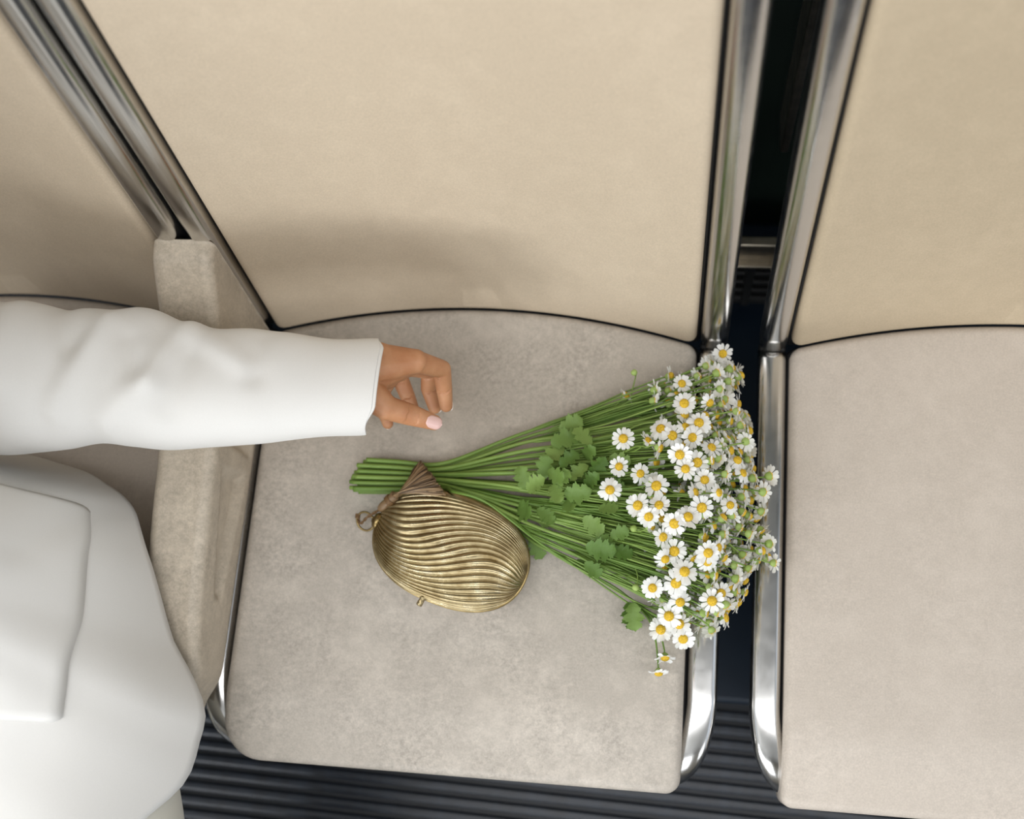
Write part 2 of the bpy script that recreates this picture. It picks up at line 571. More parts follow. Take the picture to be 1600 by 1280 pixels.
# ---------------------------------------------------------------- brass clutch
def make_brass():
    m, nt, b = new_mat('aged_brass')
    tc = N(nt, 'ShaderNodeTexCoord').outputs['Object']
    n = noise_node(nt, 60, 6, 0.65, tc)
    r = ramp(nt, n.outputs['Fac'], [(0.3, (0.24, 0.175, 0.080)), (0.55, (0.42, 0.345, 0.20)), (0.8, (0.60, 0.54, 0.39))])
    nt.links.new(r.outputs['Color'], b.inputs['Base Color'])
    r2 = ramp(nt, n.outputs['Fac'], [(0.3, (0.36, 0.36, 0.36)), (0.75, (0.22, 0.22, 0.22))])
    nt.links.new(r2.outputs['Color'], b.inputs['Roughness'])
    setp(b, metal=1.0)
    return m
M['brass'] = make_brass()
M['brass_dark'] = plain('dark_brass', (0.34, 0.25, 0.11), 0.32, metal=1.0, nscale=200, namount=0.3)
def make_tassel_mat():
    m, nt, b = new_mat('tassel_silk')
    g = N(nt, 'ShaderNodeNewGeometry')
    r = ramp(nt, g.outputs['Random Per Island'], [(0.0, (0.045, 0.024, 0.009)), (0.5, (0.17, 0.102, 0.047)), (1.0, (0.36, 0.24, 0.125))])
    nt.links.new(r.outputs['Color'], b.inputs['Base Color'])
    setp(b, rough=0.42, spec=0.5)
    return m
M['tassel'] = make_tassel_mat()
M['cord'] = plain('tassel_cord', (0.16, 0.085, 0.03), 0.5, nscale=900, namount=0.4)

CL_C = Vector((-0.0056, -0.2175, 0.0257)); CL_A = -math.radians(17.6)
CL_L, CL_W, CL_H = 0.0755, 0.0505, 0.0255
CU = Vector((math.cos(CL_A), math.sin(CL_A), 0)); CV = Vector((-math.sin(CL_A), math.cos(CL_A), 0)); CZ = Vector((0, 0, 1))

def clutch_pt(s, phi, ridge=True, grow=0.0):
    """s 0..1 along the axis, phi around it (pi/2 = up)"""
    u = -math.cos(math.pi * s)
    k = max(0.0, 1 - abs(u) ** 2.35) ** (1 / 2.2)
    bulge = 1 + 0.05 * math.sin(math.pi * (s - 0.5)) * 0
    w = CL_W * k * bulge; h = CL_H * k ** 1.0
    c, sn = math.cos(phi), math.sin(phi)
    v = math.copysign(abs(c) ** 0.92, c) * w
    z = math.copysign(abs(sn) ** 0.92, sn) * h
    nr = Vector((v / max(w, 1e-5) / CL_W, z / max(h, 1e-5) / CL_H)).normalized() if k > 1e-3 else Vector((0, 1))
    a = grow
    if ridge:
        ph = phi - 0.42 * math.sin(2 * math.pi * s) * math.sin(phi) ** 2 if sn >= 0 else phi + 0.42 * math.sin(2 * math.pi * s) * math.sin(phi) ** 2
        rg = abs(math.sin(25.0 * ph)) ** 0.75
        a += 0.0020 * (rg - 0.75) * min(1.0, k / 0.33)
    p = CL_C + CU * (u * CL_L) + CV * (v + nr.x * a) + CZ * (z + nr.y * a)
    p.z = max(p.z, -0.0002)
    return p

def make_clutch():
    t = empty('clutch_bag', (CL_C.x, CL_C.y, 0.0), 'ridged brass shell clutch bag with a brown tassel on the seat', 'clutch bag')
    NS, NP = 130, 275
    for name, p0, p1 in (('lid', 0.0, math.pi), ('base', math.pi, 2 * math.pi)):
        mb = MB(); rings = []
        for i in range(NS + 1):
            s = lerp(0.012, 0.988, i / NS)
            row = []
            for j in range(NP + 1):
                # rows of the mesh follow the ridges
                ph = lerp(p0, p1, j / NP); phi = ph
                amp = 0.42 * math.sin(2 * math.pi * s) * (1 if name == 'lid' else -1)
                for _ in range(14): phi = ph + amp * math.sin(phi) ** 2
                row.append(clutch_pt(s, phi))
            rings.append(row)
        mb.ring_loft(rings, close=False, cap0=False, cap1=False)
        mb.build(name, M['brass'], t)
    # the two rims that meet at the seam
    for name, dz in (('rim', 0.0011), ('rim', -0.0011)):
        pts = []
        for i in range(61): pts.append(clutch_pt(lerp(0.0, 1.0, i / 60), 0.0, False))
        for i in range(1, 60): pts.append(clutch_pt(lerp(1.0, 0.0, i / 60), math.pi, False))
        rings = []
        n = len(pts)
        for i, p in enumerate(pts):
            tg = (pts[(i + 1) % n] - pts[i - 1]).normalized()
            o = Vector((tg.y, -tg.x, 0)) * -1
            rings.append([p + Vector((0, 0, dz)) + o * a + CZ * b for a, b in ((-0.0022, -0.0009), (0.0009, -0.0009), (0.0012, 0), (0.0009, 0.0009), (-0.0022, 0.0009))])
        mb = MB(); mb.ring_loft(rings + [rings[0]], True, False, False)
        mb.build(name, M['brass_dark'], t)
    # clasp knob on the front rim
    base = clutch_pt(0.475, math.pi, False); d = (CV * -1 + Vector((0, 0, 0.10)) - CU * 0.10).normalized()
    mb = MB()
    mb.tube([base - d * 0.002, base + d * 0.001, base + d * 0.0012, base + d * 0.0062, base + d * 0.0076, base + d * 0.0082],
            lambda q: (0.0032, 0.0032, 0.0027, 0.0030, 0.0027, 0.0010)[min(5, int(round(q * 5)))], 16)
    for f in []: pass
    cl = mb.build('clasp', M['brass'], t)
    cl.location = cl.location + Vector((0, 0, 0.0035))
    # hinge cap at the pole, ring
    e = clutch_pt(0.0, 0.0, False)
    mb = MB()
    mb.tube([e + CU * 0.003, e - CU * 0.0012, e - CU * 0.0016, e - CU * 0.0032, e - CU * 0.0034, e - CU * 0.0055], lambda q: (0.0085, 0.0085, 0.0074, 0.0070, 0.0045, 0.0032)[min(5, int(round(q * 5)))], 24)
    mb.build('hinge_cap', M['brass_dark'], t)
    rc = Vector((-0.0930, -0.1935, 0.0135))
    ax1 = Vector((0.86, 0.30, 0.40)).normalized(); nn = Vector((-0.25, -0.45, 0.86)); nn = (nn - ax1 * nn.dot(ax1)).normalized(); ax2 = nn.cross(ax1)
    mb = MB()
    path = [rc + (ax1 * math.cos(a) + ax2 * math.sin(a)) * 0.0092 for a in [2 * math.pi * k / 48 for k in range(49)]]
    mb.tube(path, 0.0011, 8, up=nn, cap=False)
    mb.build('ring', M['brass_dark'], t)
    # tassel: twisted cord, head, wrapped neck, fringe
    tas = None
    head0 = Vector((-0.0765, -0.1850, 0.0300)); head1 = Vector((-0.0600, -0.1715, 0.0400))
    dirn = (head1 - head0).normalized()
    side = dirn.cross(CZ).normalized()
    mb = MB()
    prof = [(0.0, 0.0014), (0.002, 0.0036), (0.006, 0.0046), (0.010, 0.0045), (0.0125, 0.0040), (0.0135, 0.0049), (0.0175, 0.0051), (0.0185, 0.0042), (0.0235, 0.0050)]
    path = [head0 + dirn * (a) for a, _ in prof]
    mb.tube(path, lambda q: prof[int(round(q * (len(prof) - 1)))][1], 18)
    th = mb.build('tassel', M['tassel'], t)
    mb = MB()
    for k in range(5):
        c0 = head0 + dirn * (0.0136 + k * 0.00095)
        up = side.cross(dirn)
        path = [c0 + (side * math.cos(a) + up * math.sin(a)) * 0.0051 + dirn * 0.0009 * a / (2 * math.pi) for a in [2 * math.pi * j / 20 for j in range(21)]]
        mb.tube(path, 0.0006, 6)
    w = mb.build('binding', M['cord'], th, True, False)
    rnd = random.Random(3)
    mb = MB()
    neck = head0 + dirn * 0.0215
    endA = Vector((-0.0415, -0.1360, 0.0330)); endB = Vector((-0.0120, -0.1695, 0.0500))
    for k in range(300):
        q = rnd.random(); lay = rnd.random()
        end = endA.lerp(endB, q) + Vector((0, 0, 0.006 * math.sin(math.pi * q)))
        dd = (end - neck)
        end = neck + dd * rnd.uniform(0.93, 1.03) * (1 + 0.03 * math.sin(q * 3.1))
        end += Vector((0, 0, -0.009 * lay))
        st = neck + side * (-(q - 0.5)) * 0.0075 + side.cross(dirn) * (0.0042 - 0.0080 * lay) * math.sqrt(max(0.05, 1 - (2 * q - 1) ** 2))
        mid = st.lerp(end, 0.5) + side * (-(q - 0.5)) * 0.003 + Vector((rnd.gauss(0, .0005), rnd.gauss(0, .0005), 0.0035 * (1 - lay) + rnd.gauss(0, .0005)))
        q3 = st.lerp(end, 0.8) + Vector((rnd.gauss(0, .0006), rnd.gauss(0, .0006), 0.002 * (1 - lay)))
        mb.tube(spline([st, mid, q3, end], 6), 0.00075, 5)
    fr = mb.build('fringe', M['tassel'], th, True, False)
    tag(fr, kind='stuff')
    for a in (0, 1):
        mb = MB()
        ends = [rc + ax1 * -0.0055 + ax2 * (0.0075), rc + Vector((-0.004, -0.003, 0.003)), rc + Vector((0.004, 0.003, 0.008)), head0 + dirn * 0.001]
        p = spline(ends, 40); n = len(p)
        tw = []
        for i, c in enumerate(p):
            tg = (p[min(i + 1, n - 1)] - p[max(0, i - 1)]).normalized()
            s = tg.cross(CZ).normalized(); u = s.cross(tg)
            an = i * 0.55 + a * math.pi
            tw.append(c + (s * math.cos(an) + u * math.sin(an)) * 0.00085)
        mb.tube(tw, 0.0008, 6)
        mb.build('cord', M['cord'], t)
    mb = MB()
    k0 = rc + ax1 * -0.0055 + ax2 * 0.0075
    for q in range(3):
        path = [k0 + Vector((math.cos(a) * 0.0019, (q - 1) * 0.0014, math.sin(a) * 0.0019)) for a in [2 * math.pi * j / 14 for j in range(15)]]
        mb.tube(path, 0.0008, 6, cap=False)
    mb.build('knot', M['cord'], t)
    return t
CLUTCH = make_clutch()

# ---------------------------------------------------------------- daisies (feverfew-like stems)
def vary_mat(name, c0, c1, rough, trans=0.0, nscale=120):
    """colour varies a little from piece to piece and within a piece; thin tissue lets light through"""
    m, nt, b = new_mat(name)
    info = N(nt, 'ShaderNodeObjectInfo')
    tc = N(nt, 'ShaderNodeTexCoord').outputs['Object']
    n = noise_node(nt, nscale, 3, 0.5, tc)
    a = N(nt, 'ShaderNodeMath', operation='MULTIPLY_ADD')
    nt.links.new(info.outputs['Random'], a.inputs[0]); a.inputs[1].default_value = 0.7
    s = N(nt, 'ShaderNodeMath', operation='MULTIPLY')
    nt.links.new(n.outputs['Fac'], s.inputs[0]); s.inputs[1].default_value = 0.45
    nt.links.new(s.outputs[0], a.inputs[2])
    col = mix(nt, a.outputs[0], c0, c1)
    nt.links.new(col, b.inputs['Base Color'])
    setp(b, rough=rough, spec=0.35)
    if trans > 0:
        tr = N(nt, 'ShaderNodeBsdfTranslucent')
        nt.links.new(col, tr.inputs['Color'])
        mx = N(nt, 'ShaderNodeMixShader'); mx.inputs[0].default_value = trans
        nt.links.new(b.outputs[0], mx.inputs[1]); nt.links.new(tr.outputs[0], mx.inputs[2])
        nt.links.new(mx.outputs[0], nt.nodes['Material Output'].inputs['Surface'])
    return m
M['stem'] = vary_mat('stem_green', (0.085, 0.175, 0.022), (0.24, 0.35, 0.080), 0.42, 0.0, 60)
M['leaf'] = vary_mat('leaf_green', (0.070, 0.16, 0.022), (0.25, 0.37, 0.095), 0.5, 0.25)
M['petal'] = vary_mat('petal_white', (0.90, 0.90, 0.86), (0.94, 0.94, 0.92), 0.6, 0.22)
M['calyx'] = vary_mat('calyx_green', (0.26, 0.38, 0.08), (0.38, 0.50, 0.16), 0.55)
M['disc'] = plain('disc_yellow', (0.66, 0.42, 0.02), 0.7, nscale=900, namount=0.35, nbump=0.8, bdist=0.0006)

def petal_mesh(seed):
    r = random.Random(seed)
    L = 0.0061 * r.uniform(0.92, 1.1); W = 0.0034 * r.uniform(0.85, 1.15); droop = r.uniform(-0.35, 0.25); cup = r.uniform(0.05, 0.22)
    v = []; f = []
    cols = (-1, -0.5, 0, 0.5, 1)
    rows = ((0.0, 0.42), (0.25, 0.72), (0.5, 0.95), (0.75, 1.0), (0.92, 0.74), (1.0, 0.46))
    for (a, w) in rows:
        for c in cols:
            y = c * w * W / 2
            x = a * L
            if a == 1.0: x -= 0.10 * L * (1 if c == 0 else 0) - 0.03 * L * (abs(c) == 0.5)
            z = droop * x * a - cup * abs(y) * 0.6 + 0.00025 * math.cos(c * 5) * a
            v.append((x, y, z))
    n = len(cols)
    for i in range(len(rows) - 1):
        for j in range(n - 1):
            a = i * n + j
            f.append((a, a + 1, a + n + 1, a + n))
    me = bpy.data.meshes.new('petal'); me.from_pydata(v, [], f); me.update()
    me.polygons.foreach_set('use_smooth', [True] * len(me.polygons))
    me.materials.append(M['petal'])
    return me
PETALS = [petal_mesh(k) for k in range(7)]

def dome_mesh(name, prof, mat, seg=14, dimple=False):
    mb = MB()
    rings = [[Vector((r * math.cos(2 * math.pi * j / seg), r * math.sin(2 * math.pi * j / seg), z)) for j in range(seg)] for r, z in prof]
    mb.ring_loft(rings)
    me = bpy.data.meshes.new(name); me.from_pydata([tuple(p) for p in mb.v], [], mb.f); me.update()
    me.polygons.foreach_set('use_smooth', [True] * len(me.polygons)); me.materials.append(mat)
    return me
CALYX = dome_mesh('flower_head', [(0.0009, -0.0042), (0.0019, -0.0038), (0.0030, -0.0026), (0.0036, -0.0010), (0.0037, 0.0004), (0.0034, 0.0009)], M['calyx'])
DISCS = [dome_mesh('disc', [(0.0040, 0.0002), (0.0043, 0.0010), (0.0040, 0.0020), (0.0031, 0.0028), (0.0019, 0.0032), (0.0008, 0.0030), (0.0002, 0.0028)], M['disc']),
         dome_mesh('disc', [(0.0038, 0.0002), (0.0042, 0.0012), (0.0040, 0.0026), (0.0032, 0.0038), (0.0019, 0.0045), (0.0008, 0.0046), (0.0002, 0.0046)], M['disc'])]
BUD = dome_mesh('bud', [(0.0008, -0.0030), (0.0022, -0.0022), (0.0032, -0.0004), (0.0030, 0.0014), (0.0018, 0.0026), (0.0004, 0.0029)], M['calyx'])

def leaf_mesh(seed):
    """lobed, parsley-like leaf, folded a little along the midrib"""
    r = random.Random(seed)
    L = 1.0
    side = []
    n = 46
    lobes = r.choice((3, 3, 4))
    for i in range(n + 1):
        a = i / n
        env = 0.40 * math.sin(math.pi * min(1, a * 0.92 + 0.08)) ** 0.75
        lob = 0.55 + 0.45 * abs(math.sin(math.pi * (a * lobes + 0.15)))
        tooth = 1 + 0.10 * math.sin(a * lobes * 6.3 * 3)
        side.append((a, env * lob * tooth))
    v = []; f = []
    curl = r.uniform(-0.25, 0.35); fold = r.uniform(0.1, 0.45)
    for a, w in side:
        z0 = -curl * a * a
        sw = 0.16 * abs(math.cos(math.pi * a * lobes)) * w
        for c in (-1, -0.55, 0, 0.55, 1):
            y = c * w
            x = a * L + abs(c) * w * 0.35
            v.append((x, y, z0 + abs(y) * fold + 0.02 * math.sin(9 * a + c * 2)))
    for i in range(n):
        for j in range(4):
            a = i * 5 + j
            f.append((a, a + 1, a + 6, a + 5))
    me = bpy.data.meshes.new('leaf'); me.from_pydata(v, [], f); me.update()
    me.polygons.foreach_set('use_smooth', [True] * len(me.polygons)); me.materials.append(M['leaf'])
    return me
LEAFMESH = [leaf_mesh(k + 20) for k in range(6)]

HEADS = [
    (0.151, -0.1156, 0.0747, 0), (0.1423, -0.165, 0.0868, 0), (0.1673, -0.1774, 0.0874, 0), (0.1766, -0.1866, 0.0887, 0), (0.1825, -0.1594, 0.0865, 0),
    (0.1855, -0.1767, 0.089, 0), (0.1939, -0.1094, 0.07, 0), (0.2124, -0.112, 0.0767, 0), (0.2017, -0.1296, 0.0854, 0), (0.2067, -0.1423, 0.0839, 0),
    (0.2035, -0.0792, 0.0697, 0), (0.2166, -0.1344, 0.0768, 0), (0.21, -0.1849, 0.0833, 0), (0.2217, -0.1749, 0.0809, 0), (0.1992, -0.1906, 0.0837, 0),
    (0.2171, -0.0984, 0.0748, 0), (0.2055, -0.1008, 0.0683, 0), (0.184, -0.1039, 0.0695, 0), (0.1894, -0.2021, 0.0789, 0), (0.2091, -0.2316, 0.0808, 0),
    (0.183, -0.2453, 0.0672, 0), (0.2066, -0.2546, 0.06, 0), (0.1983, -0.2665, 0.0513, 0), (0.1917, -0.2774, 0.0297, 0), (0.2075, -0.2726, 0.0454, 0),
    (0.2111, -0.2839, 0.0295, 0), (0.1982, -0.2147, 0.0733, 0), (0.2293, -0.214, 0.0855, 0), (0.2341, -0.253, 0.0673, 0), (0.2025, -0.2398, 0.068, 0),
    (0.1487, -0.1423, 0.081, 1), (0.2251, -0.0755, 0.0661, 1), (0.204, -0.0881, 0.0628, 1), (0.2353, -0.2097, 0.0813, 1), (0.2284, -0.2203, 0.0751, 1),
    (0.1939, -0.2185, 0.0749, 1), (0.2423, -0.2481, 0.0622, 1), (0.1831, -0.1229, 0.0776, 1), (0.1727, -0.1165, 0.0729, 1), (0.1892, -0.0429, 0.0337, 1),
    (0.2007, -0.0543, 0.0482, 1), (0.1673, -0.1465, 0.0754, 1), (0.2387, -0.0163, 0.026, 1), (0.2238, -0.1491, 0.0748, 1), (0.2291, -0.1191, 0.0711, 1),
    (0.2459, -0.1191, 0.0618, 1), (0.2512, -0.1274, 0.0613, 1), (0.2462, -0.1699, 0.0709, 1), (0.2399, -0.1815, 0.0702, 1), (0.257, -0.1388, 0.0615, 1),
    (0.1481, -0.0629, 0.0274, 1), (0.2153, -0.1614, 0.0769, 1), (0.2355, -0.1612, 0.0811, 1), (0.2282, -0.132, 0.0762, 1), (0.2754, -0.2042, 0.0444, 2),
    (0.288, -0.213, 0.0359, 2), (0.2833, -0.197, 0.0415, 2), (0.2652, -0.1909, 0.0506, 2), (0.2655, -0.2221, 0.0559, 2), (0.2397, -0.2609, 0.0574, 2),
    (0.2446, -0.254, 0.063, 2), (0.2353, -0.0608, 0.0584, 2), (0.1836, -0.0491, 0.0241, 2), (0.1762, -0.0592, 0.0382, 2), (0.2449, -0.0359, 0.0407, 2),
    (0.2324, -0.0422, 0.0471, 2), (0.2432, -0.0492, 0.0452, 2), (0.2555, -0.0916, 0.0509, 2), (0.2825, -0.1347, 0.0373, 2), (0.2762, -0.152, 0.0484, 2),
    (0.2416, -0.1417, 0.0685, 2), (0.2508, -0.0807, 0.0568, 2), (0.2228, -0.0308, 0.0314, 2), (0.2594, -0.1085, 0.0574, 2), (0.2541, -0.232, 0.0582, 2),
    (0.2758, -0.1692, 0.0447, 2), (0.258, -0.173, 0.0598, 2), (0.235, -0.2768, 0.0531, 2), (0.2152, -0.0433, 0.0386, 2), (0.1961, -0.3005, 0.018, 3),
    (0.1911, -0.3143, 0.018, 3), (0.2316, -0.2629, 0.0292, 4), (0.2774, -0.1621, 0.0208, 4), (0.178, -0.0643, 0.015, 4), (0.2148, -0.133, 0.0442, 4),
    (0.2278, -0.2413, 0.0426, 4), (0.2131, -0.2437, 0.0278, 4), (0.2333, -0.2302, 0.0342, 4), (0.1967, -0.0628, 0.0406, 4), (0.1786, -0.153, 0.0713, 4),
    (0.203, -0.1591, 0.0626, 4), (0.2052, -0.1024, 0.044, 4), (0.2298, -0.158, 0.0494, 4), (0.2572, -0.2482, 0.0274, 4), (0.2562, -0.2265, 0.0428, 4),
    (0.2377, -0.224, 0.0449, 4), (0.2402, -0.0978, 0.0434, 4), (0.2538, -0.2038, 0.0335, 4), (0.2152, -0.0927, 0.0507, 4), (0.2079, -0.2406, 0.0469, 4),
    (0.2552, -0.1146, 0.041, 4), (0.2499, -0.2393, 0.0336, 4), (0.2117, -0.0686, 0.0467, 4), (0.2783, -0.1457, 0.0301, 4), (0.2464, -0.2145, 0.0339, 4),
    (0.2538, -0.1774, 0.0464, 4), (0.1995, -0.1943, 0.0628, 4), (0.2337, -0.2129, 0.0351, 4), (0.231, -0.0831, 0.0497, 4), (0.2276, -0.0239, 0.0167, 4),
    (0.1751, -0.1352, 0.04, 4), (0.2622, -0.1158, 0.017, 4), (0.2249, -0.0429, 0.0287, 4), (0.1868, -0.1853, 0.0699, 4), (0.2586, -0.1346, 0.0458, 4),
    (0.2314, -0.1214, 0.0399, 4), (0.2249, -0.1788, 0.0704, 4), (0.1919, -0.2577, 0.012, 4), (0.2252, -0.0586, 0.0384, 4), (0.1971, -0.0823, 0.0337, 4),
    (0.2225, -0.0978, 0.0624, 4), (0.1772, -0.1534, 0.0419, 4), (0.2286, -0.1428, 0.0471, 4), (0.2575, -0.2368, 0.0178, 4), (0.213, -0.1017, 0.0613, 4),
    (0.253, -0.0831, 0.026, 4), (0.18, -0.1897, 0.0526, 4), (0.2328, -0.1873, 0.0628, 4), (0.1802, -0.1697, 0.0494, 4), (0.1918, -0.2237, 0.0494, 4),
    (0.2079, -0.265, 0.0391, 4), (0.2432, -0.1916, 0.0484, 4), (0.1977, -0.2478, 0.0242, 4), (0.2399, -0.1386, 0.0433, 4), (0.2179, -0.1581, 0.0491, 4),
    (0.2577, -0.1948, 0.0223, 4), (0.2831, -0.2051, 0.0152, 4), (0.198, -0.1111, 0.052, 4), (0.2136, -0.2688, 0.0223, 4), (0.2156, -0.2624, 0.0324, 4),
    (0.2269, -0.0949, 0.0483, 4), (0.2099, -0.052, 0.0204, 4), (0.1933, -0.2198, 0.0362, 4), (0.2449, -0.1951, 0.0339, 4), (0.234, -0.0376, 0.0161, 4),
    (0.2055, -0.1149, 0.0595, 4), (0.2389, -0.2381, 0.0336, 4), (0.1888, -0.0579, 0.0349, 4), (0.2357, -0.2355, 0.0445, 4), (0.265, -0.1581, 0.0352, 4),
    (0.2239, -0.2201, 0.0461, 4), (0.2705, -0.1484, 0.0365, 4), (0.2722, -0.1829, 0.0258, 4), (0.2013, -0.0411, 0.0152, 4), (0.2796, -0.2008, 0.0292, 4),
    (0.2342, -0.1036, 0.0543, 4), (0.2442, -0.0597, 0.023, 4), (0.2803, -0.1889, 0.0231, 4), (0.2121, -0.1164, 0.0372, 4), (0.1958, -0.1666, 0.0409, 4),
    (0.209, -0.1782, 0.0505, 4), (0.2308, -0.2185, 0.0649, 4), (0.2003, -0.1793, 0.0459, 4), (0.2228, -0.259, 0.0406, 4), (0.2523, -0.1678, 0.0269, 4),
    (0.1925, -0.2525, 0.0463, 4), (0.2254, -0.0844, 0.0415, 4), (0.1873, -0.1112, 0.0326, 4), (0.2069, -0.2698, 0.0295, 4), (0.204, -0.2301, 0.0608, 4),
    (0.2215, -0.1575, 0.0677, 4), (0.1848, -0.0954, 0.0582, 4), (0.2629, -0.1477, 0.0187, 4), (0.2479, -0.2569, 0.025, 4), (0.267, -0.1866, 0.0405, 4),
    (0.1802, -0.1301, 0.0511, 4), (0.241, -0.2019, 0.0513, 4), (0.2381, -0.1629, 0.0461, 4), (0.2412, -0.1086, 0.0587, 4), (0.2483, -0.1837, 0.0358, 4),
    (0.19, -0.0704, 0.0379, 4), (0.2391, -0.1734, 0.0596, 4), (0.1783, -0.1919, 0.0694, 4), (0.2241, -0.0679, 0.0287, 4), (0.2258, -0.1981, 0.06, 4),
    (0.2433, -0.0311, 0.0239, 4), (0.1865, -0.2493, 0.0354, 4), (0.2434, -0.2437, 0.0409, 4), (0.2487, -0.2382, 0.0498, 4), (0.246, -0.2652, 0.0488, 4),
    (0.2347, -0.2735, 0.0154, 4), (0.2058, -0.2079, 0.0598, 4), (0.2239, -0.1273, 0.0584, 4), (0.2436, -0.0984, 0.0298, 4), (0.1784, -0.163, 0.0616, 4),
    (0.1978, -0.2679, 0.0129, 4), (0.1917, -0.2374, 0.0222, 4), (0.2514, -0.1144, 0.0238, 4), (0.1716, -0.1505, 0.0505, 4), (0.2014, -0.1505, 0.0405, 4),
    (0.2396, -0.1573, 0.0372, 4), (0.197, -0.231, 0.0417, 4), (0.2506, -0.1351, 0.0537, 4), (0.1959, -0.0974, 0.0441, 4), (0.1795, -0.2026, 0.038, 4),
    (0.2231, -0.0532, 0.0239, 4), (0.194, -0.2291, 0.0319, 4), (0.2075, -0.1844, 0.0704, 4), (0.1714, -0.1788, 0.0463, 4), (0.2198, -0.2169, 0.0374, 4),
    (0.2098, -0.2104, 0.0338, 4), (0.1789, -0.1498, 0.0595, 4), (0.2166, -0.2163, 0.0655, 4), (0.1758, -0.0686, 0.0406, 4), (0.1875, -0.1605, 0.0572, 4),
    (0.2565, -0.2161, 0.0294, 4), (0.2626, -0.1859, 0.0307, 4), (0.2678, -0.1384, 0.042, 4), (0.2137, -0.2514, 0.0206, 4), (0.2286, -0.1866, 0.0448, 4),
    (0.2109, -0.2078, 0.0497, 4), (0.2643, -0.2105, 0.0242, 4), (0.2378, -0.073, 0.0525, 4), (0.2518, -0.0429, 0.0238, 4), (0.2572, -0.0937, 0.0201, 4),
    (0.2529, -0.0411, 0.0369, 4), (0.2561, -0.1363, 0.0306, 4), (0.2469, -0.0759, 0.0356, 4), (0.2585, -0.1529, 0.03, 4), (0.2646, -0.2208, 0.0384, 4),
    (0.2266, -0.2692, 0.0224, 4), (0.2637, -0.2286, 0.0196, 4), (0.2619, -0.0767, 0.0209, 4), (0.2694, -0.1526, 0.0267, 4), (0.2635, -0.2401, 0.0332, 4),
    (0.247, -0.1038, 0.0478, 4), (0.2325, -0.1104, 0.0419, 4), (0.2295, -0.0973, 0.0314, 4), (0.2266, -0.1673, 0.0455, 4), (0.2656, -0.1755, 0.019, 4),
    (0.2683, -0.1259, 0.0228, 4), (0.2427, -0.1614, 0.0606, 4), (0.2604, -0.1278, 0.0317, 4), (0.2288, -0.1458, 0.0669, 4), (0.2396, -0.1225, 0.0517, 4),
    (0.2755, -0.1844, 0.0364, 4), (0.2576, -0.1578, 0.0507, 4), (0.2519, -0.0935, 0.0365, 4), (0.2218, -0.0876, 0.0597, 4), (0.2402, -0.0847, 0.0275, 4),
    (0.2357, -0.0637, 0.0301, 4), (0.223, -0.0704, 0.0457, 4), (0.237, -0.0217, 0.016, 4), (0.2493, -0.0448, 0.0145, 4), (0.2353, -0.1269, 0.0667, 4),
    (0.2546, -0.2423, 0.0431, 4), (0.2585, -0.1048, 0.0296, 4), (0.2418, -0.1943, 0.0617, 4), (0.2601, -0.2084, 0.0428, 4), (0.2552, -0.2503, 0.0372, 4),
    (0.2328, -0.1503, 0.0561, 4), (0.2514, -0.1671, 0.0516, 4), (0.249, -0.1764, 0.0608, 4), (0.2427, -0.2145, 0.0627, 4), (0.2292, -0.23, 0.0531, 4),
    (0.2637, -0.1735, 0.0462, 4), (0.2204, -0.1069, 0.0478, 4), (0.2487, -0.1614, 0.0433, 4), (0.2289, -0.1304, 0.0366, 4), (0.2645, -0.1065, 0.0208, 4),
    (0.2772, -0.1441, 0.0139, 4), (0.2532, -0.0657, 0.0277, 4), (0.2557, -0.2266, 0.0246, 4), (0.2429, -0.1129, 0.0344, 4), (0.2278, -0.2532, 0.0248, 4),
    (0.2601, -0.1489, 0.0427, 4), (0.2639, -0.1139, 0.0283, 4), (0.2362, -0.1166, 0.0651, 4), (0.2632, -0.0842, 0.0145, 4), (0.2339, -0.2723, 0.0302, 4),
    (0.2322, -0.2396, 0.054, 4), (0.2562, -0.1851, 0.0524, 4), (0.2438, -0.0524, 0.0352, 4), (0.2577, -0.0776, 0.0328, 4), (0.2264, -0.176, 0.0609, 4),
    (0.2419, -0.1791, 0.0512, 4), (0.2723, -0.1726, 0.0322, 4), (0.2317, -0.252, 0.0525, 4), (0.2413, -0.0435, 0.0224, 4), (0.2403, -0.0657, 0.0411, 4),
    (0.2477, -0.2545, 0.0432, 4), (0.2666, -0.202, 0.0341, 4), (0.2476, -0.1232, 0.0394, 4), (0.2746, -0.1839, 0.0145, 4), (0.2345, -0.0891, 0.0415, 4),
    (0.2354, -0.2309, 0.0649, 4), (0.2363, -0.2111, 0.0483, 4), (0.2516, -0.032, 0.0156, 4), (0.2488, -0.1445, 0.0353, 4), (0.2393, -0.2571, 0.0393, 4),
    (0.2631, -0.1216, 0.0405, 4), (0.2456, -0.0884, 0.0505, 4), (0.2626, -0.0936, 0.0372, 4), (0.2448, -0.2151, 0.0444, 4), (0.2336, -0.2705, 0.0447, 4),
    (0.2243, -0.1985, 0.0704, 4), (0.2726, -0.2116, 0.0338, 4), (0.245, -0.2061, 0.0392, 4), (0.2286, -0.2614, 0.0516, 4), (0.2368, -0.0777, 0.0376, 4),
    (0.232, -0.0571, 0.0242, 4), (0.2244, -0.1485, 0.0385, 4), (0.2527, -0.2195, 0.051, 4), (0.2242, -0.1362, 0.0642, 4), (0.2527, -0.0859, 0.0428, 4),
    (0.2264, -0.2078, 0.0639, 4),
]

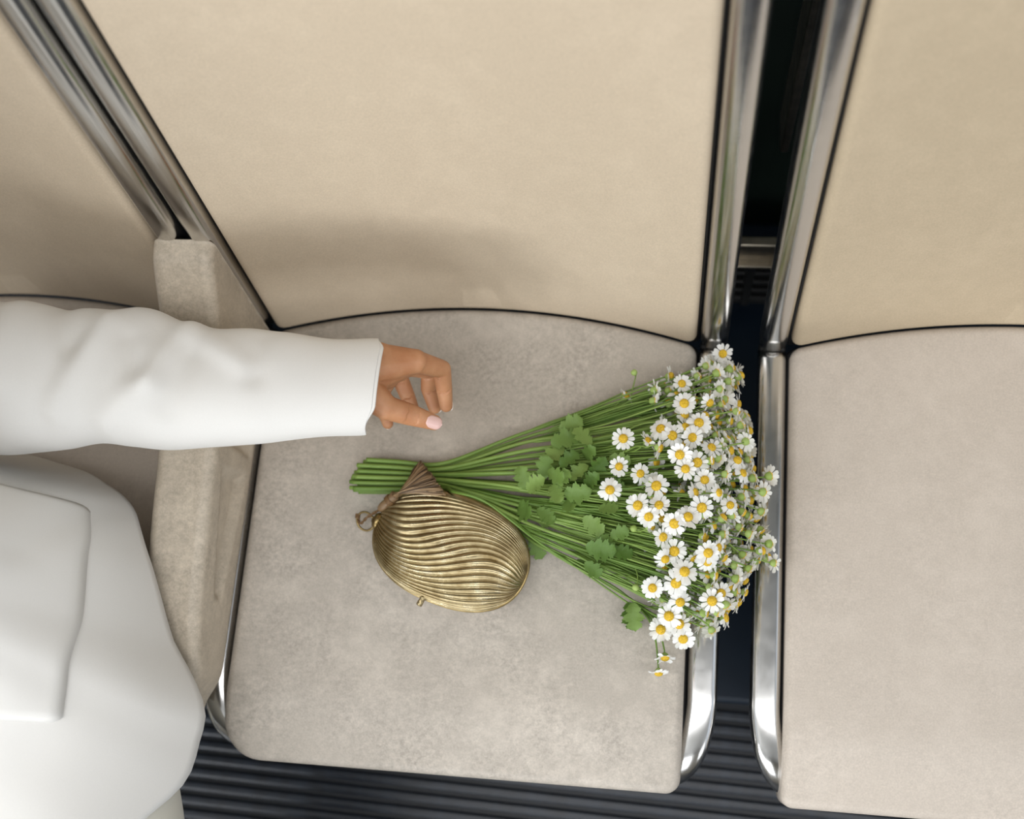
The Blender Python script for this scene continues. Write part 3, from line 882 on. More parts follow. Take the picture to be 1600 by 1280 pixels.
LEAF_SPOTS = [(0.0727, -0.1581, 0.057), (0.1123, -0.1089, 0.042), (0.0921, -0.1486, 0.057), (0.1286, -0.1389, 0.057), (0.1407, -0.1769, 0.057), (0.1114, -0.1637, 0.057), (0.1381, -0.2039, 0.042), (0.1208, -0.2179, 0.029), (0.129, -0.229, 0.024), (0.1618, -0.2247, 0.029), (0.1537, -0.2135, 0.034), (0.1668, -0.2668, 0.022), (0.1644, -0.0629, 0.024), (0.0852, -0.1847, 0.042), (0.0648, -0.18, 0.047), (0.0956, -0.1109, 0.042), (0.1413, -0.1136, 0.042), (0.1016, -0.1313, 0.052), (0.1235, -0.1512, 0.057), (0.1517, -0.1972, 0.042), (0.1279, -0.1898, 0.042), (0.1708, -0.231, 0.024), (0.0921, -0.1648, 0.047), (0.1112, -0.1428, 0.047), (0.1639, -0.2658, 0.016), (0.08, -0.14, 0.05), (0.105, -0.175, 0.052), (0.118, -0.125, 0.046), (0.145, -0.155, 0.05), (0.06, -0.15, 0.042), (0.135, -0.212, 0.035), (0.148, -0.13, 0.045), (0.098, -0.15, 0.055)]
TIE = Vector((-0.0215, -0.1520, 0.0))
STRAY = [(-0.0185, -0.1620, 0.034), (0.0036, -0.1684, 0.052), (0.0262, -0.1745, 0.056), (0.0534, -0.1915, 0.0525), (0.0751, -0.2055, 0.036), (0.1117, -0.2247, 0.020), (0.1477, -0.2407, 0.014), (0.1700, -0.2560, 0.013)]

def head_normal(h, rnd):
    x, y, z, kind = h
    out = (Vector((x, y, 0)) - Vector((0.03, -0.16, 0))).normalized()
    rv = Vector((rnd.uniform(-1, 1), rnd.uniform(-1, 1), rnd.uniform(-1, 1)))
    if kind == 0: v = Vector((0, -0.12, 1)) + rv * 0.42 + out * 0.05
    elif kind == 1: v = Vector((0, -0.1, 0.62)) + out * rnd.uniform(0.3, 0.9) + rv * 0.55
    elif kind == 2: v = out * 0.85 + Vector((0, 0, -0.42)) + rv * 0.35
    elif kind == 3: v = Vector((0.05, -0.90, 0.18)) + rv * 0.15
    else:
        k = sstep(0.14, 0.225, x)
        v = Vector((0, 0, lerp(0.6, -0.18, k))) + out * lerp(0.4, 0.95, k) + rv * 0.6
    return v.normalized()

def resample(path, n):
    L = [0.0]
    for a, b in zip(path, path[1:]): L.append(L[-1] + (b - a).length)
    out = []; j = 0
    for i in range(n):
        d = L[-1] * i / (n - 1)
        while j < len(path) - 2 and L[j + 1] < d: j += 1
        t = (d - L[j]) / max(1e-9, L[j + 1] - L[j])
        out.append(path[j].lerp(path[j + 1], min(1, max(0, t))))
    return out

def clear_clutch(p, m):
    """keep a point at least m outside the clutch"""
    e = p - CL_C
    u = e.dot(CU) / (CL_L + m)
    if abs(u) >= 1: return p
    k = max(0.0, 1 - abs(u) ** 2.35) ** (1 / 2.2)
    w = CL_W * k + m; h = CL_H * k + m
    v = e.dot(CV); z = e.z
    f = math.hypot(v / w, z / h)
    if f >= 1 or f < 1e-6: return p
    g = Vector((v / w / w, z / h / h)); g.normalize()
    for _ in range(12):
        f = math.hypot(v / w, z / h)
        if f >= 1: break
        v += g.x * (1 - f) * w * 0.6; z += g.y * (1 - f) * h * 0.6
    return CL_C + CU * e.dot(CU) + CV * v + CZ * z

def ground(p, r):
    if p.z < r - 0.0001: p.z = r - 0.0001

def near_seg(p, ch, i):
    best = None
    for a, b in ((i - 1, i), (i, i + 1)):
        if a < 0 or b >= len(ch): continue
        e = ch[b] - ch[a]; l = e.dot(e)
        t = min(1.0, max(0.0, (p - ch[a]).dot(e) / l)) if l > 0 else 0.0
        q = ch[a] + e * t
        d = (p - q).length
        if best is None or d < best[1]: best = (q, d)
    return best

def relax(chains, radii, iters, fixed=None, smooth=0.2, heads=None, plates=False, still=None, stiff=()):
    """push the points of different chains apart until the stalks lie side by side.
    chains: lists of Vectors, radii: radius per chain (function of index), fixed: how many end points stay put"""
    pts = [(c, i) for c in range(len(chains)) for i in range(len(chains[c]))]
    hk = None
    if heads:
        hk = kdtree.KDTree(len(heads))
        for q, h in enumerate(heads): hk.insert(h['p'] + h['n'] * 0.0002, q)
        hk.balance()
    sk = None
    if still:
        sk = kdtree.KDTree(len(still))
        for q, (sp, sr, so) in enumerate(still): sk.insert(sp, q)
        sk.balance()
    f0, f1 = fixed or (0, 0)
    for it in range(iters):
        kd = kdtree.KDTree(len(pts))
        for q, (c, i) in enumerate(pts): kd.insert(chains[c][i], q)
        kd.balance()
        for (c, i) in pts:
            n = len(chains[c])
            if i < f0 or i >= n - f1: continue
            p = chains[c][i]; r = radii[c](i / (n - 1))
            mv = Vector()
            seen = {}
            for co, q, d in kd.find_range(p, r + 0.0045):
                c2, i2 = pts[q]
                if c2 == c: continue
                co, d = near_seg(p, chains[c2], i2)
                if c2 not in seen or d < seen[c2][1]: seen[c2] = (co, d, i2)
            for c2, (co, d, i2) in seen.items():
                need = (r + radii[c2](i2 / (len(chains[c2]) - 1))) * 1.06 + 0.0001
                if d < need:
                    dv = p - co
                    if d < 1e-6: dv = Vector((0.0, 0.3, 1.0 if c > c2 else -1.0)).normalized() * 1e-4
                    mv += dv.normalized() * (need - d) * 0.5
            if sk:
                near = {}
                for co, q, d in sk.find_range(p, r + 0.0031):
                    if still[q][2] not in near or d < near[still[q][2]][2]: near[still[q][2]] = (co, q, d)
                for co, q, d in near.values():
                    sp, sr, so = still[q]
                    if so == heads_owner(c): continue
                    need = (r + sr) * 1.05
                    if 1e-6 < d < need: mv += (p - co).normalized() * (need - d)
            if hk:
                for co, q, d in hk.find_range(p, 0.0105):
                    h = heads[q]
                    if OWN.get(c) == q: continue
                    if d < 0.0054 + r: mv += (p - co).normalized() * (0.0054 + r - d) if d > 1e-6 else h['n'] * -0.003
                    elif plates:
                        e = p - co; hh = e.dot(h['n'])
                        if abs(hh) < 0.0016 + r and (e - h['n'] * hh).length < 0.0092:
                            mv += h['n'] * (math.copysign(0.0016 + r, hh) - hh) * 0.6
            if mv.length > 0.0022: mv = mv.normalized() * 0.0022
            p = p + mv
            p = clear_clutch(p, r + 0.0016)
            ground(p, r)
            chains[c][i] = p
        if smooth and it < iters - 3:
            for c in range(len(chains)):
                ch = chains[c]; n = len(ch); sm_ = smooth if c not in stiff else smooth * 0.12
                nw = [ch[i] + ((ch[i - 1] + ch[i + 1]) * 0.5 - ch[i]) * sm_ if max(1, f0) <= i < n - max(1, f1) else ch[i] for i in range(n)]
                chains[c] = nw
                for i in range(n):
                    r = radii[c](i / (n - 1))
                    if f0 <= i < n - f1: ground(nw[i], r)
OWN = {}
OWNER = {}
def heads_owner(c):
    return OWNER.get(c, -1)

def make_flowers():
    rnd = random.Random(11)
    heads = []
    for h in HEADS:
        p = Vector(h[:3])
        heads.append(dict(p=p, n=head_normal(h, rnd), kind=h[3], ang=math.atan2(p.y - TIE.y, p.x - TIE.x)))
    stray_heads = [h for h in heads if (h['kind'] == 3) or (h['p'].y < -0.268 and h['p'].x < 0.222)]
    rest = sorted([h for h in heads if h not in stray_heads], key=lambda h: h['ang'])
    NST = 27
    groups = []
    i = 0
    for k in range(NST):
        j = round(len(rest) * (k + 1) / NST)
        groups.append(rest[i:j]); i = j
    # ---- lay out the main stalks
    specs = []
    for k, g in enumerate([stray_heads] + groups):
        stray = (k == 0)
        q = (k - 1) / (NST - 1) if not stray else 0.1
        # five layers deep, six columns wide, in the order in which the stalks fan out
        col = k // 5; lay = (4, 0, 2, 1, 3)[k % 5] if k < 5 else (0, 2, 4, 1, 3)[k % 5]
        ty = -0.1605 + 0.0050 * col + 0.0012 * (lay % 2); tz = 0.0026 + lay * 0.0047
        cy = -0.1505 + (ty + 0.1490) * 1.14
        cut = Vector((-0.1125 + 0.009 * rnd.random() + 0.008 * sstep(-0.145, -0.138, cy), cy, 0.0026 + lay * 0.0048))
        tie = Vector((TIE.x, ty, tz))
        cen = sum((h['p'] for h in g), Vector()) / len(g)
        if stray:
            main = [cut, cut.lerp(tie, 0.5), tie] + [Vector(p) for p in STRAY[1:]]
        else:
            far = min((h['p'] for h in g), key=lambda p: (p - tie).length)
            d = (far - tie).length
            L = max(0.11, d * rnd.uniform(0.70, 0.86))
            dirv = (cen - tie); dirv.z = 0; dirv.normalize()
            node = tie + dirv * L
            node.z = max(0.006, min(cen.z - 0.010, 0.05))
            mid = tie.lerp(node, 0.5)
            perp = Vector((-dirv.y, dirv.x, 0))
            bow = (q - 0.5) * 0.009 + rnd.uniform(-0.003, 0.003)
            mid += perp * bow + Vector((0, 0, rnd.uniform(0.0, 0.008)))
            a = cut.lerp(tie, 0.5); a.z = max(a.z, 0.004)
            main = [cut, a, tie, mid, node]
        rad0, rad1 = rnd.uniform(0.0019, 0.0024), rnd.uniform(0.0012, 0.0017)
        if stray: rf = lambda s: lerp(0.0021, 0.0010, sstep(0.25, 0.5, s))
        else: rf = lambda s, a=rad0, b=rad1: lerp(a, b, s)
        specs.append(dict(g=g, stray=stray, k=k, cen=cen, rf=rf, path=resample(spline(main, 60 if not stray else 90), 84)))
    chains = [s['path'] for s in specs]
    relax(chains, [s['rf'] for s in specs], 85, smooth=0.15, stiff=(0,))
    for s, c in zip(specs, chains): s['path'] = c
    # ---- heads make room for one another and for the stalks
    still = []
    for s in specs:
        for i, p in enumerate(resample(s['path'], 250)): still.append((p, s['rf'](i / 249), s['k']))
    mk = kdtree.KDTree(len(still))
    for q, e in enumerate(still): mk.insert(e[0], q)
    mk.balance()
    for it in range(40):
        kd = kdtree.KDTree(len(heads))
        for q, h in enumerate(heads): kd.insert(h['p'], q)
        kd.balance()
        for q, h in enumerate(heads):
            mv = Vector()
            for co, q2, d in kd.find_range(h['p'], 0.0122):
                if q2 == q or d < 1e-7: continue
                # faces that are parallel may lie closer than faces that meet edge on
                need = lerp(0.0118, 0.0075, abs(heads[q2]['n'].dot((h['p'] - co).normalized())) * abs(h['n'].dot((h['p'] - co).normalized())))
                if d < need: mv += (h['p'] - co).normalized() * (need - d) * (0.5 if h['kind'] == 4 else 0.25)
            for co, q2, d in mk.find_range(h['p'], 0.0078):
                need = 0.0052 + still[q2][1]
                if 1e-7 < d < need: mv += ((h['p'] - co).normalized() + Vector((0, 0, 0.4))).normalized() * (need - d) * 0.6
            if mv.length > 0.0015: mv = mv.normalized() * 0.0015
            h['p'] = h['p'] + mv
            low = 0.0045 + 0.008 * math.sqrt(max(0, 1 - h['n'].z ** 2)) * (1.0 if h['kind'] != 3 else 0.6)
            if h['p'].x < 0.335 and h['p'].z < low: h['p'].z = low
    # ---- side shoots to every head
    shoots = []; srad = []; sown = []
    hid = {id(h): q for q, h in enumerate(heads)}
    OWN.clear(); OWNER.clear()
    for s in specs:
        mp = s['path']; nmp = len(mp)
        order = sorted(s['g'], key=lambda h: (h['p'] - mp[-1]).length)
        for hi, h in enumerate(order):
            base = h['p'] - h['n'] * 0.0042
            if s['stray']:
                st = mp[min(range(50, nmp), key=lambda i: abs((mp[i] - base).length - 0.045))]
            else:
                i0 = int(lerp(0.66, 1.0, (hi * 0.37) % 1.0) * (nmp - 1)) if hi else nmp - 1
                st = mp[i0]
            dist = (base - st).length
            td = (mp[-1] - mp[-8]).normalized()
            c1 = st + td * dist * 0.35
            c2 = base - h['n'] * min(0.022, dist * 0.42)
            c2.z = max(c2.z, 0.004 if c2.x < 0.21 else -0.02)
            path = []
            for j in range(23):
                q = j / 22
                path.append(st * (1 - q) ** 3 + c1 * 3 * q * (1 - q) ** 2 + c2 * 3 * q * q * (1 - q) + base * q ** 3)
            r1 = rnd.uniform(0.00062, 0.00085)
            OWN[len(shoots)] = hid[id(h)]; OWNER[len(shoots)] = s['k']
            shoots.append(path); srad.append(lambda q, r1=r1: lerp(0.00095, r1, q)); sown.append(s)
    relax(shoots, srad, 46, fixed=(1, 2), smooth=0.15, heads=heads, plates=True, still=still)
    for s in specs: s['mb'] = MB()
    for s in specs: s['mb'].tube(s['path'], s['rf'], 8)
    for path, rf, s in zip(shoots, srad, sown): s['mb'].tube(path, rf, 6)
    # ---- things
    stems = []
    for s in specs:
        k, cen = s['k'], s['cen']
        label, grp = 'daisy stem in the middle of the bunch, its white blooms resting on the cushion', 'daisy stems in the middle of the bunch'
        if s['stray']: label, grp = 'lone daisy stem crossing the brass clutch, its last flowers hanging lowest', None
        elif cen.y < -0.235: label, grp = 'daisy stem of the bunch spreading towards the front edge of the seat', 'daisy stems spreading to the seat front'
        elif cen.x > 0.232: label, grp = 'daisy stem whose small blooms reach out over the dark gap', 'daisy stems reaching over the gap'
        elif cen.y > -0.105 and k < NST: label, grp = 'daisy stem of the bunch spreading towards the backrest', 'daisy stems spreading to the backrest'
        elif k == NST: label, grp = 'daisy stem nearest the backrest, its topmost blooms lying over the steel tube', None
        t = empty('daisy_stem', s['path'][0].copy(), label, 'flower', grp)
        stems.append((t, s['path'], s['mb']))
        for h in s['g']: place_head(t, h, rnd)
    # ---- leaves find a free place between or on top of the stalks
    ov = []; of = []
    for (t, mp, sm) in stems:
        b = len(ov); ov.extend(sm.v); of.extend([tuple(b + i for i in f) for f in sm.f])
    for ch in CLUTCH.children:
        if ch.name.split('.')[0] in ('lid', 'base', 'rim'):
            b = len(ov); ov.extend([v.co.copy() for v in ch.data.vertices]); of.extend([tuple(b + i for i in p.vertices) for p in ch.data.polygons])
    stem_bvh = BVHTree.FromPolygons(ov, of)
    laid = []; stalks = []; stalk_mb = []
    hk = kdtree.KDTree(len(heads))
    for q, h in enumerate(heads): hk.insert(h['p'], q)
    hk.balance()
    spots = [Vector(p) for p in LEAF_SPOTS]
    for k in range(14):
        ti, mp, _ = stems[1 + (k * 5) % NST]
        p = mp[int(len(mp) * rnd.uniform(0.62, 0.97))]
        spots.append(p + Vector((rnd.uniform(0.005, 0.02), rnd.uniform(-0.012, 0.012), rnd.uniform(-0.012, 0.006))))
    for k, s in enumerate(spots):
        best = None
        for (t, mp, sm) in stems:
            for i in range(int(len(mp) * 0.55), len(mp)):
                d = (mp[i] - s).length
                if best is None or abs(d - 0.012) < best[0]: best = (abs(d - 0.012), t, mp, sm, i)
        _, t, mp, sm, i = best
        size0 = rnd.uniform(0.018, 0.029) if k < len(LEAF_SPOTS) else rnd.uniform(0.016, 0.026)
        fwd = (mp[min(i + 2, len(mp) - 1)] - mp[i - 2]).normalized()
        d0 = (s - mp[i]); d0.z *= 0.3
        me = LEAFMESH[k % len(LEAFMESH)]
        win = None
        for tr in range(46):
            size = size0 * (1.0 if tr < 30 else 0.8)
            jit = Vector((rnd.uniform(-.5, .5), rnd.uniform(-.5, .5), rnd.uniform(-0.2, 0.3)))
            d = (d0.normalized() + fwd * 0.9 + jit).normalized()
            nrm = Vector((rnd.uniform(-.45, .45), rnd.uniform(-.45, .45), 1.0))
            y = nrm.cross(d).normalized(); z = d.cross(y)
            start = s - d * size * 0.5 + Vector((0, 0, rnd.uniform(-0.003, 0.003) + 0.0007 * tr * (1 if (k % 3 == 0) ^ (tr % 3 == 2) else -1)))
            start.z = max(start.z, 0.005)
            M4 = Matrix.Translation(start) @ Matrix((d, y, z)).transposed().to_4x4() @ Matrix.Diagonal((size, size, size, 1))
            vs = [M4 @ v.co for v in me.vertices]
            fs = [tuple(p.vertices) for p in me.polygons]
            lb = BVHTree.FromPolygons(vs, fs)
            bad = len(lb.overlap(stem_bvh)) + sum(len(lb.overlap(o)) for o in laid)
            bad += 4 * sum(1 for v in vs if v.z < 0.0006 and v.x < 0.22)
            bad += 3 * sum(1 for v in vs[::6] if hk.find(v)[2] < 0.006)
            if win is None or bad < win[0]: win = (bad, M4, lb, start)
            if bad == 0: break
        bad, M4, lb, start = win
        laid.append(lb)
        stalks.append(resample(spline([mp[i], mp[i].lerp(start, 0.5) + Vector((0, 0, 0.001)), start], 12), 15)); stalk_mb.append((sm, t))
        lf = bpy.data.objects.new('leaf', me)
        COL.objects.link(lf); lf.parent = t
        lf.matrix_local = Matrix.Translation(-t.location) @ M4
    # ---- a few green buds on thin arching stalks
    for bp, n in (((0.1560, -0.0395, 0.030), (-0.5, 0.5, 0.4)), ((0.1640, -0.1940, 0.062), (-0.2, -0.2, 0.9)), ((0.1680, -0.2440, 0.030), (-0.3, -0.5, 0.7))):
        bp = Vector(bp); n = Vector(n).normalized()
        for _ in range(30):
            co, nn, ix, d = stem_bvh.find_nearest(bp)
            if d > 0.0042: break
            bp = bp + Vector((0, 0, 0.0012))
        t, mp, sm = min(stems, key=lambda e: min((p - bp).length for p in e[1]))
        p0 = min(mp, key=lambda p: (p - (bp + Vector((0.004, -0.025, -0.01)))).length)
        base = bp - n * 0.003
        stalks.append(resample(spline([p0, p0.lerp(base, 0.5) + Vector((0.004, -0.003, 0.004)), base], 12), 15)); stalk_mb.append((sm, t))
        o = bpy.data.objects.new('bud', BUD); COL.objects.link(o); o.parent = t
        o.location = bp - t.location; o.rotation_mode = 'QUATERNION'; o.rotation_quaternion = n.to_track_quat('Z', 'Y')
    # ---- leaf and bud stalks wind between the others
    for path, rf, s in zip(shoots, srad, sown):
        for i, q in enumerate(resample(path, 60)): still.append((q, rf(i / 59), s['k']))
    OWN.clear(); OWNER.clear()
    kk = {id(e[2]): i for i, e in enumerate(stems)}
    for c, (sm, t) in enumerate(stalk_mb): OWNER[c] = kk[id(sm)]
    relax(stalks, [lambda q: 0.0006] * len(stalks), 50, fixed=(1, 1), smooth=0.12, heads=heads, still=still)
    for path, (sm, t) in zip(stalks, stalk_mb): sm.tube(path, 0.0006, 5)
    # ---- petals bend out of the way of stalks and of other flowers' eyes
    ov = []; of = []; own = []
    for si, (t, mp, sm) in enumerate(stems):
        b = len(ov); ov.extend(sm.v); of.extend([tuple(b + i for i in f) for f in sm.f]); own.extend([-1] * len(sm.f))
    for hid_, (Mh, di, pet) in enumerate(PETREC):
        for me in (CALYX, di):
            b = len(ov); ov.extend([Mh @ v.co for v in me.vertices]); of.extend([tuple(b + i for i in p.vertices) for p in me.polygons]); own.extend([hid_] * len(me.polygons))
    allb = BVHTree.FromPolygons(ov, of)
    for hid_, (Mh, di, pet) in enumerate(PETREC):
        for o in pet:
            e0 = o.rotation_euler.copy(); best = None
            vs0 = [v.co.copy() for v in o.data.vertices]; fs = [tuple(p.vertices) for p in o.data.polygons]
            for dy, dz in ((0, 0), (0.2, 0), (-0.2, 0), (0, 0.12), (0, -0.12), (0.4, 0), (-0.4, 0), (0.6, 0.1), (-0.6, -0.1), (0.85, 0), (-0.85, 0), (1.1, 0), (-1.05, 0)):
                o.rotation_euler = (e0.x, e0.y + dy, e0.z + dz)
                Ml = Mh @ Matrix.LocRotScale(o.location, o.rotation_euler, o.scale)
                lb = BVHTree.FromPolygons([Ml @ v for v in vs0], fs)
                bad = sum(1 for a, b in lb.overlap(allb) if own[b] != hid_)
                if best is None or bad < best[0]: best = (bad, o.rotation_euler.copy())
                if bad == 0: break
            o.rotation_euler = best[1]
    for (t, mp, sm) in stems:
        sm.build('stem', M['stem'], t)

PETREC = []
def place_head(t, h, rnd):
    pet = []
    o = bpy.data.objects.new('flower_head', CALYX)
    COL.objects.link(o); o.parent = t
    o.location = h['p'] - t.location
    o.rotation_mode = 'QUATERNION'
    o.rotation_quaternion = h['n'].to_track_quat('Z', 'Y') @ Quaternion((0, 0, 1), rnd.uniform(0, 6.28))
    sc = 1.02 * rnd.uniform(0.92, 1.10) * (1.06 if h['kind'] == 0 else 0.97)
    o.scale = (sc, sc, sc)
    d = bpy.data.objects.new('disc', DISCS[0 if rnd.random() < 0.7 else 1]); COL.objects.link(d); d.parent = o; d.scale = (0.92, 0.92, 1)
    n = rnd.choice((11, 12, 12, 13, 14))
    el = rnd.uniform(-0.12, 0.22) if h['kind'] == 0 else rnd.uniform(-0.45, 0.35)
    for k in range(n):
        p = bpy.data.objects.new('petal', PETALS[rnd.randrange(len(PETALS))])
        COL.objects.link(p); p.parent = o
        a = 2 * math.pi * (k + rnd.uniform(-0.18, 0.18)) / n
        p.location = (math.cos(a) * 0.0034, math.sin(a) * 0.0034, 0.0006 + 0.0003 * (k % 2))
        p.rotation_euler = (rnd.uniform(-0.2, 0.2), -el - rnd.uniform(-0.14, 0.14), a)
        l = rnd.uniform(0.9, 1.08)
        p.scale = (l, rnd.uniform(0.9, 1.1), 1)
        pet.append(p)
    PETREC.append((Matrix.LocRotScale(h['p'], o.rotation_quaternion, o.scale), d.data, pet))
make_flowers()

# ---------------------------------------------------------------- person in white
def make_cloth(name, color):
    m, nt, b = new_mat(name)
    tc = N(nt, 'ShaderNodeTexCoord').outputs['Object']
    w = noise_node(nt, 900, 2, 0.5, tc)
    r = ramp(nt, w.outputs['Fac'], [(0.3, tuple(c * 0.975 for c in color)), (0.7, color)])
    nt.links.new(r.outputs['Color'], b.inputs['Base Color'])
    setp(b, rough=0.85, sheen=0.15, spec=0.2)
    bump(nt, b, w.outputs['Fac'], 0.08, 0.0005)
    return m
M['white_cloth'] = make_cloth('white_wool', (0.70, 0.682, 0.645))
M['trouser_cloth'] = make_cloth('cream_wool', (0.64, 0.62, 0.54))

def make_skin():
    m, nt, b = new_mat('skin')
    tc = N(nt, 'ShaderNodeTexCoord').outputs['Object']
    n = noise_node(nt, 45, 4, 0.55, tc)
    r = ramp(nt, n.outputs['Fac'], [(0.32, (0.42, 0.180, 0.080)), (0.7, (0.54, 0.275, 0.142))])
    f = noise_node(nt, 700, 3, 0.6, tc)
    nt.links.new(r.outputs['Color'], b.inputs['Base Color'])
    setp(b, rough=0.48, sss=0.12, spec=0.4)
    b.inputs['Subsurface Radius'].default_value = (1.0, 0.35, 0.2)
    b.inputs['Subsurface Scale'].default_value = 0.003
    bump(nt, b, f.outputs['Fac'], 0.12, 0.0004)
    return m
M['skin'] = make_skin()
M['nail'] = plain('nail_pink', (0.72, 0.47, 0.42), 0.22, spec=0.5)
M['nail_tip'] = plain('nail_tip', (0.80, 0.72, 0.64), 0.25, spec=0.5)
M['hair'] = plain('brown_hair', (0.07, 0.04, 0.022), 0.45, nscale=90, namount=0.5, nbump=0.5, bdist=0.002)
M['eye_white'] = plain('eye_white', (0.8, 0.79, 0.76), 0.2)
M['iris'] = plain('iris_brown', (0.06, 0.03, 0.015), 0.15)
M['lip'] = plain('lip', (0.45, 0.16, 0.12), 0.4)
M['shoe'] = plain('cream_shoe_leather', (0.62, 0.56, 0.47), 0.4)

def capsule(bm, a, b, ra, rb, seg=20):
    a = Vector(a); b = Vector(b)
    for p, r in ((a, ra), (b, rb)):
        bmesh.ops.create_icosphere(bm, subdivisions=3, radius=r, matrix=Matrix.Translation(p))
    d = b - a
    if d.length < 1e-6: return
    q = d.to_track_quat('Z', 'Y').to_matrix().to_4x4()
    bmesh.ops.create_cone(bm, cap_ends=True, segments=seg, radius1=ra, radius2=rb, depth=d.length,
                          matrix=Matrix.Translation((a + b) / 2) @ q)

def remesh_smooth(bm, voxel, iters, factor=0.5):
    me = bpy.data.meshes.new('tmp'); bm.to_mesh(me); bm.free()
    o = bpy.data.objects.new('tmp', me); COL.objects.link(o)
    r = o.modifiers.new('r', 'REMESH'); r.mode = 'VOXEL'; r.voxel_size = voxel; r.use_smooth_shade = True
    s = o.modifiers.new('s', 'SMOOTH'); s.factor = factor; s.iterations = iters
    dg = bpy.context.evaluated_depsgraph_get(); dg.update()
    ev = o.evaluated_get(dg)
    out = bpy.data.meshes.new_from_object(ev)
    bpy.data.objects.remove(o); bpy.data.meshes.remove(me)
    return out

FING = dict(
    index=([(-0.0322, -0.0671, 0.128), (-0.0151, -0.0641, 0.098), (-0.0149, -0.0770, 0.080), (-0.0144, -0.0895, 0.066)], (0.0102, 0.0086, 0.0076, 0.0062)),
    middle=([(-0.0416, -0.0660, 0.112), (-0.0311, -0.0579, 0.074), (-0.0349, -0.0704, 0.055), (-0.0299, -0.0860, 0.044)], (0.0102, 0.0086, 0.0077, 0.0063)),
    ring=([(-0.0544, -0.0654, 0.097), (-0.0647, -0.0586, 0.060), (-0.0563, -0.0772, 0.047), (-0.0494, -0.0927, 0.040)], (0.0098, 0.0082, 0.0073, 0.0060)),
    pinky=([(-0.0674, -0.0714, 0.085), (-0.0787, -0.0757, 0.056), (-0.0792, -0.0909, 0.047), (-0.0741, -0.1032, 0.042)], (0.0090, 0.0073, 0.0065, 0.0054)),
    thumb=([(-0.0693, -0.1013, 0.145), (-0.0529, -0.1121, 0.135), (-0.0344, -0.1136, 0.120), (-0.0146, -0.1168, 0.108)], (0.0145, 0.0108, 0.0098, 0.0070)),
)
WRIST = Vector((-0.0800, -0.0860, 0.1500))
MIRX = -0.52      # the body's own left-right mirror plane, for the other arm

def other_arm(p):
    """mirror a point of the arm to the other side and swing the forearm forward at the elbow"""
    q = Vector((2 * MIRX - p.x, p.y, p.z))
    e = Vector((-0.605, -0.118, 0.22))
    t = sstep(-0.03, 0.09, e.x - q.x) * (1 - sstep(0.30, 0.42, q.z))
    r = Matrix.Rotation(math.radians(52) * t, 3, 'Z')
    return e + r @ (q - e)

def make_hand_mesh():
    bm = bmesh.new()
    for nme, (pts, rad) in FING.items():
        for i in range(3):
            capsule(bm, pts[i], pts[i + 1], rad[i], rad[i + 1])
        # pads of the finger segments
        if nme != 'thumb':
            mcp = Vector(pts[0])
            capsule(bm, WRIST.lerp(mcp, 0.12) + Vector((0, 0, (mcp.z - 0.115) * 0.25)), mcp, 0.0165 if nme != 'pinky' else 0.0145, rad[0] * 1.02)
    # thumb ball and web
    capsule(bm, WRIST + Vector((0.0, -0.006, -0.006)), FING['thumb'][0][1], 0.0185, 0.0112)
    capsule(bm, Vector((-0.0640, -0.0860, 0.138)), Vector((-0.0470, -0.0760, 0.128)), 0.0125, 0.0100)
    capsule(bm, Vector((-0.0690, -0.0920, 0.136)), Vector((-0.0540, -0.0850, 0.128)), 0.0120, 0.0075)
    # palm fill between the metacarpals
    capsule(bm, Vector((-0.075, -0.080, 0.130)), Vector((-0.0500, -0.0690, 0.112)), 0.0155, 0.0105)
    capsule(bm, Vector((-0.080, -0.080, 0.120)), Vector((-0.0610, -0.0700, 0.096)), 0.0145, 0.0100)
    # back of the hand, full up to the cuff
    capsule(bm, (-0.090, -0.0840, 0.152), (-0.0628, -0.0735, 0.1400), 0.0200, 0.0185)
    capsule(bm, (-0.0628, -0.0735, 0.1400), (-0.0330, -0.0672, 0.1285), 0.0180, 0.0112)
    # wrist and forearm, up into the sleeve
    capsule(bm, WRIST, (-0.16, -0.098, 0.158), 0.0240, 0.0270)
    capsule(bm, (-0.16, -0.098, 0.158), (-0.22, -0.103, 0.168), 0.0270, 0.030)
    me = remesh_smooth(bm, 0.0009, 7, 0.5)
    # skin creases: palm side of the finger joints, wrinkles over the thumb knuckle
    cr = []
    for nme, (pts, rad) in FING.items():
        P = [Vector(q) for q in pts]
        if nme == 'thumb':
            d = (P[3] - P[1]).normalized()
            s = Vector((0.1, -0.2, 1)); s = (s - d * s.dot(d)).normalized()
            for k in range(-3, 4):
                cr.append((P[2] + d * k * 0.0017, d, s, rad[2] * 1.25, 0.0009, 0.00075))
        else:
            for i in (1, 2):
                d = (P[i + 1] - P[i - 1]).normalized()
                s = (P[i - 1] + P[i + 1]) / 2 - P[i]
                s = (s - d * s.dot(d)).normalized()
                cr.append((P[i] + s * rad[i] * 0.3, d, s, rad[i] * 1.35, 0.0011, 0.0009))
    for v in me.vertices:
        if v.co.x < -0.09: continue
        for c, d, s, R, amp, w in cr:
            e = v.co - c
            if e.length > R: continue
            q = e.normalized().dot(s)
            if q < 0.1: continue
            t = e.dot(d)
            wob = 0.0006 * math.sin(e.dot(d.cross(s)) * 900)
            v.co = v.co - s * amp * math.exp(-((t + wob) / w) ** 2) * sstep(0.1, 0.6, q)
    return me

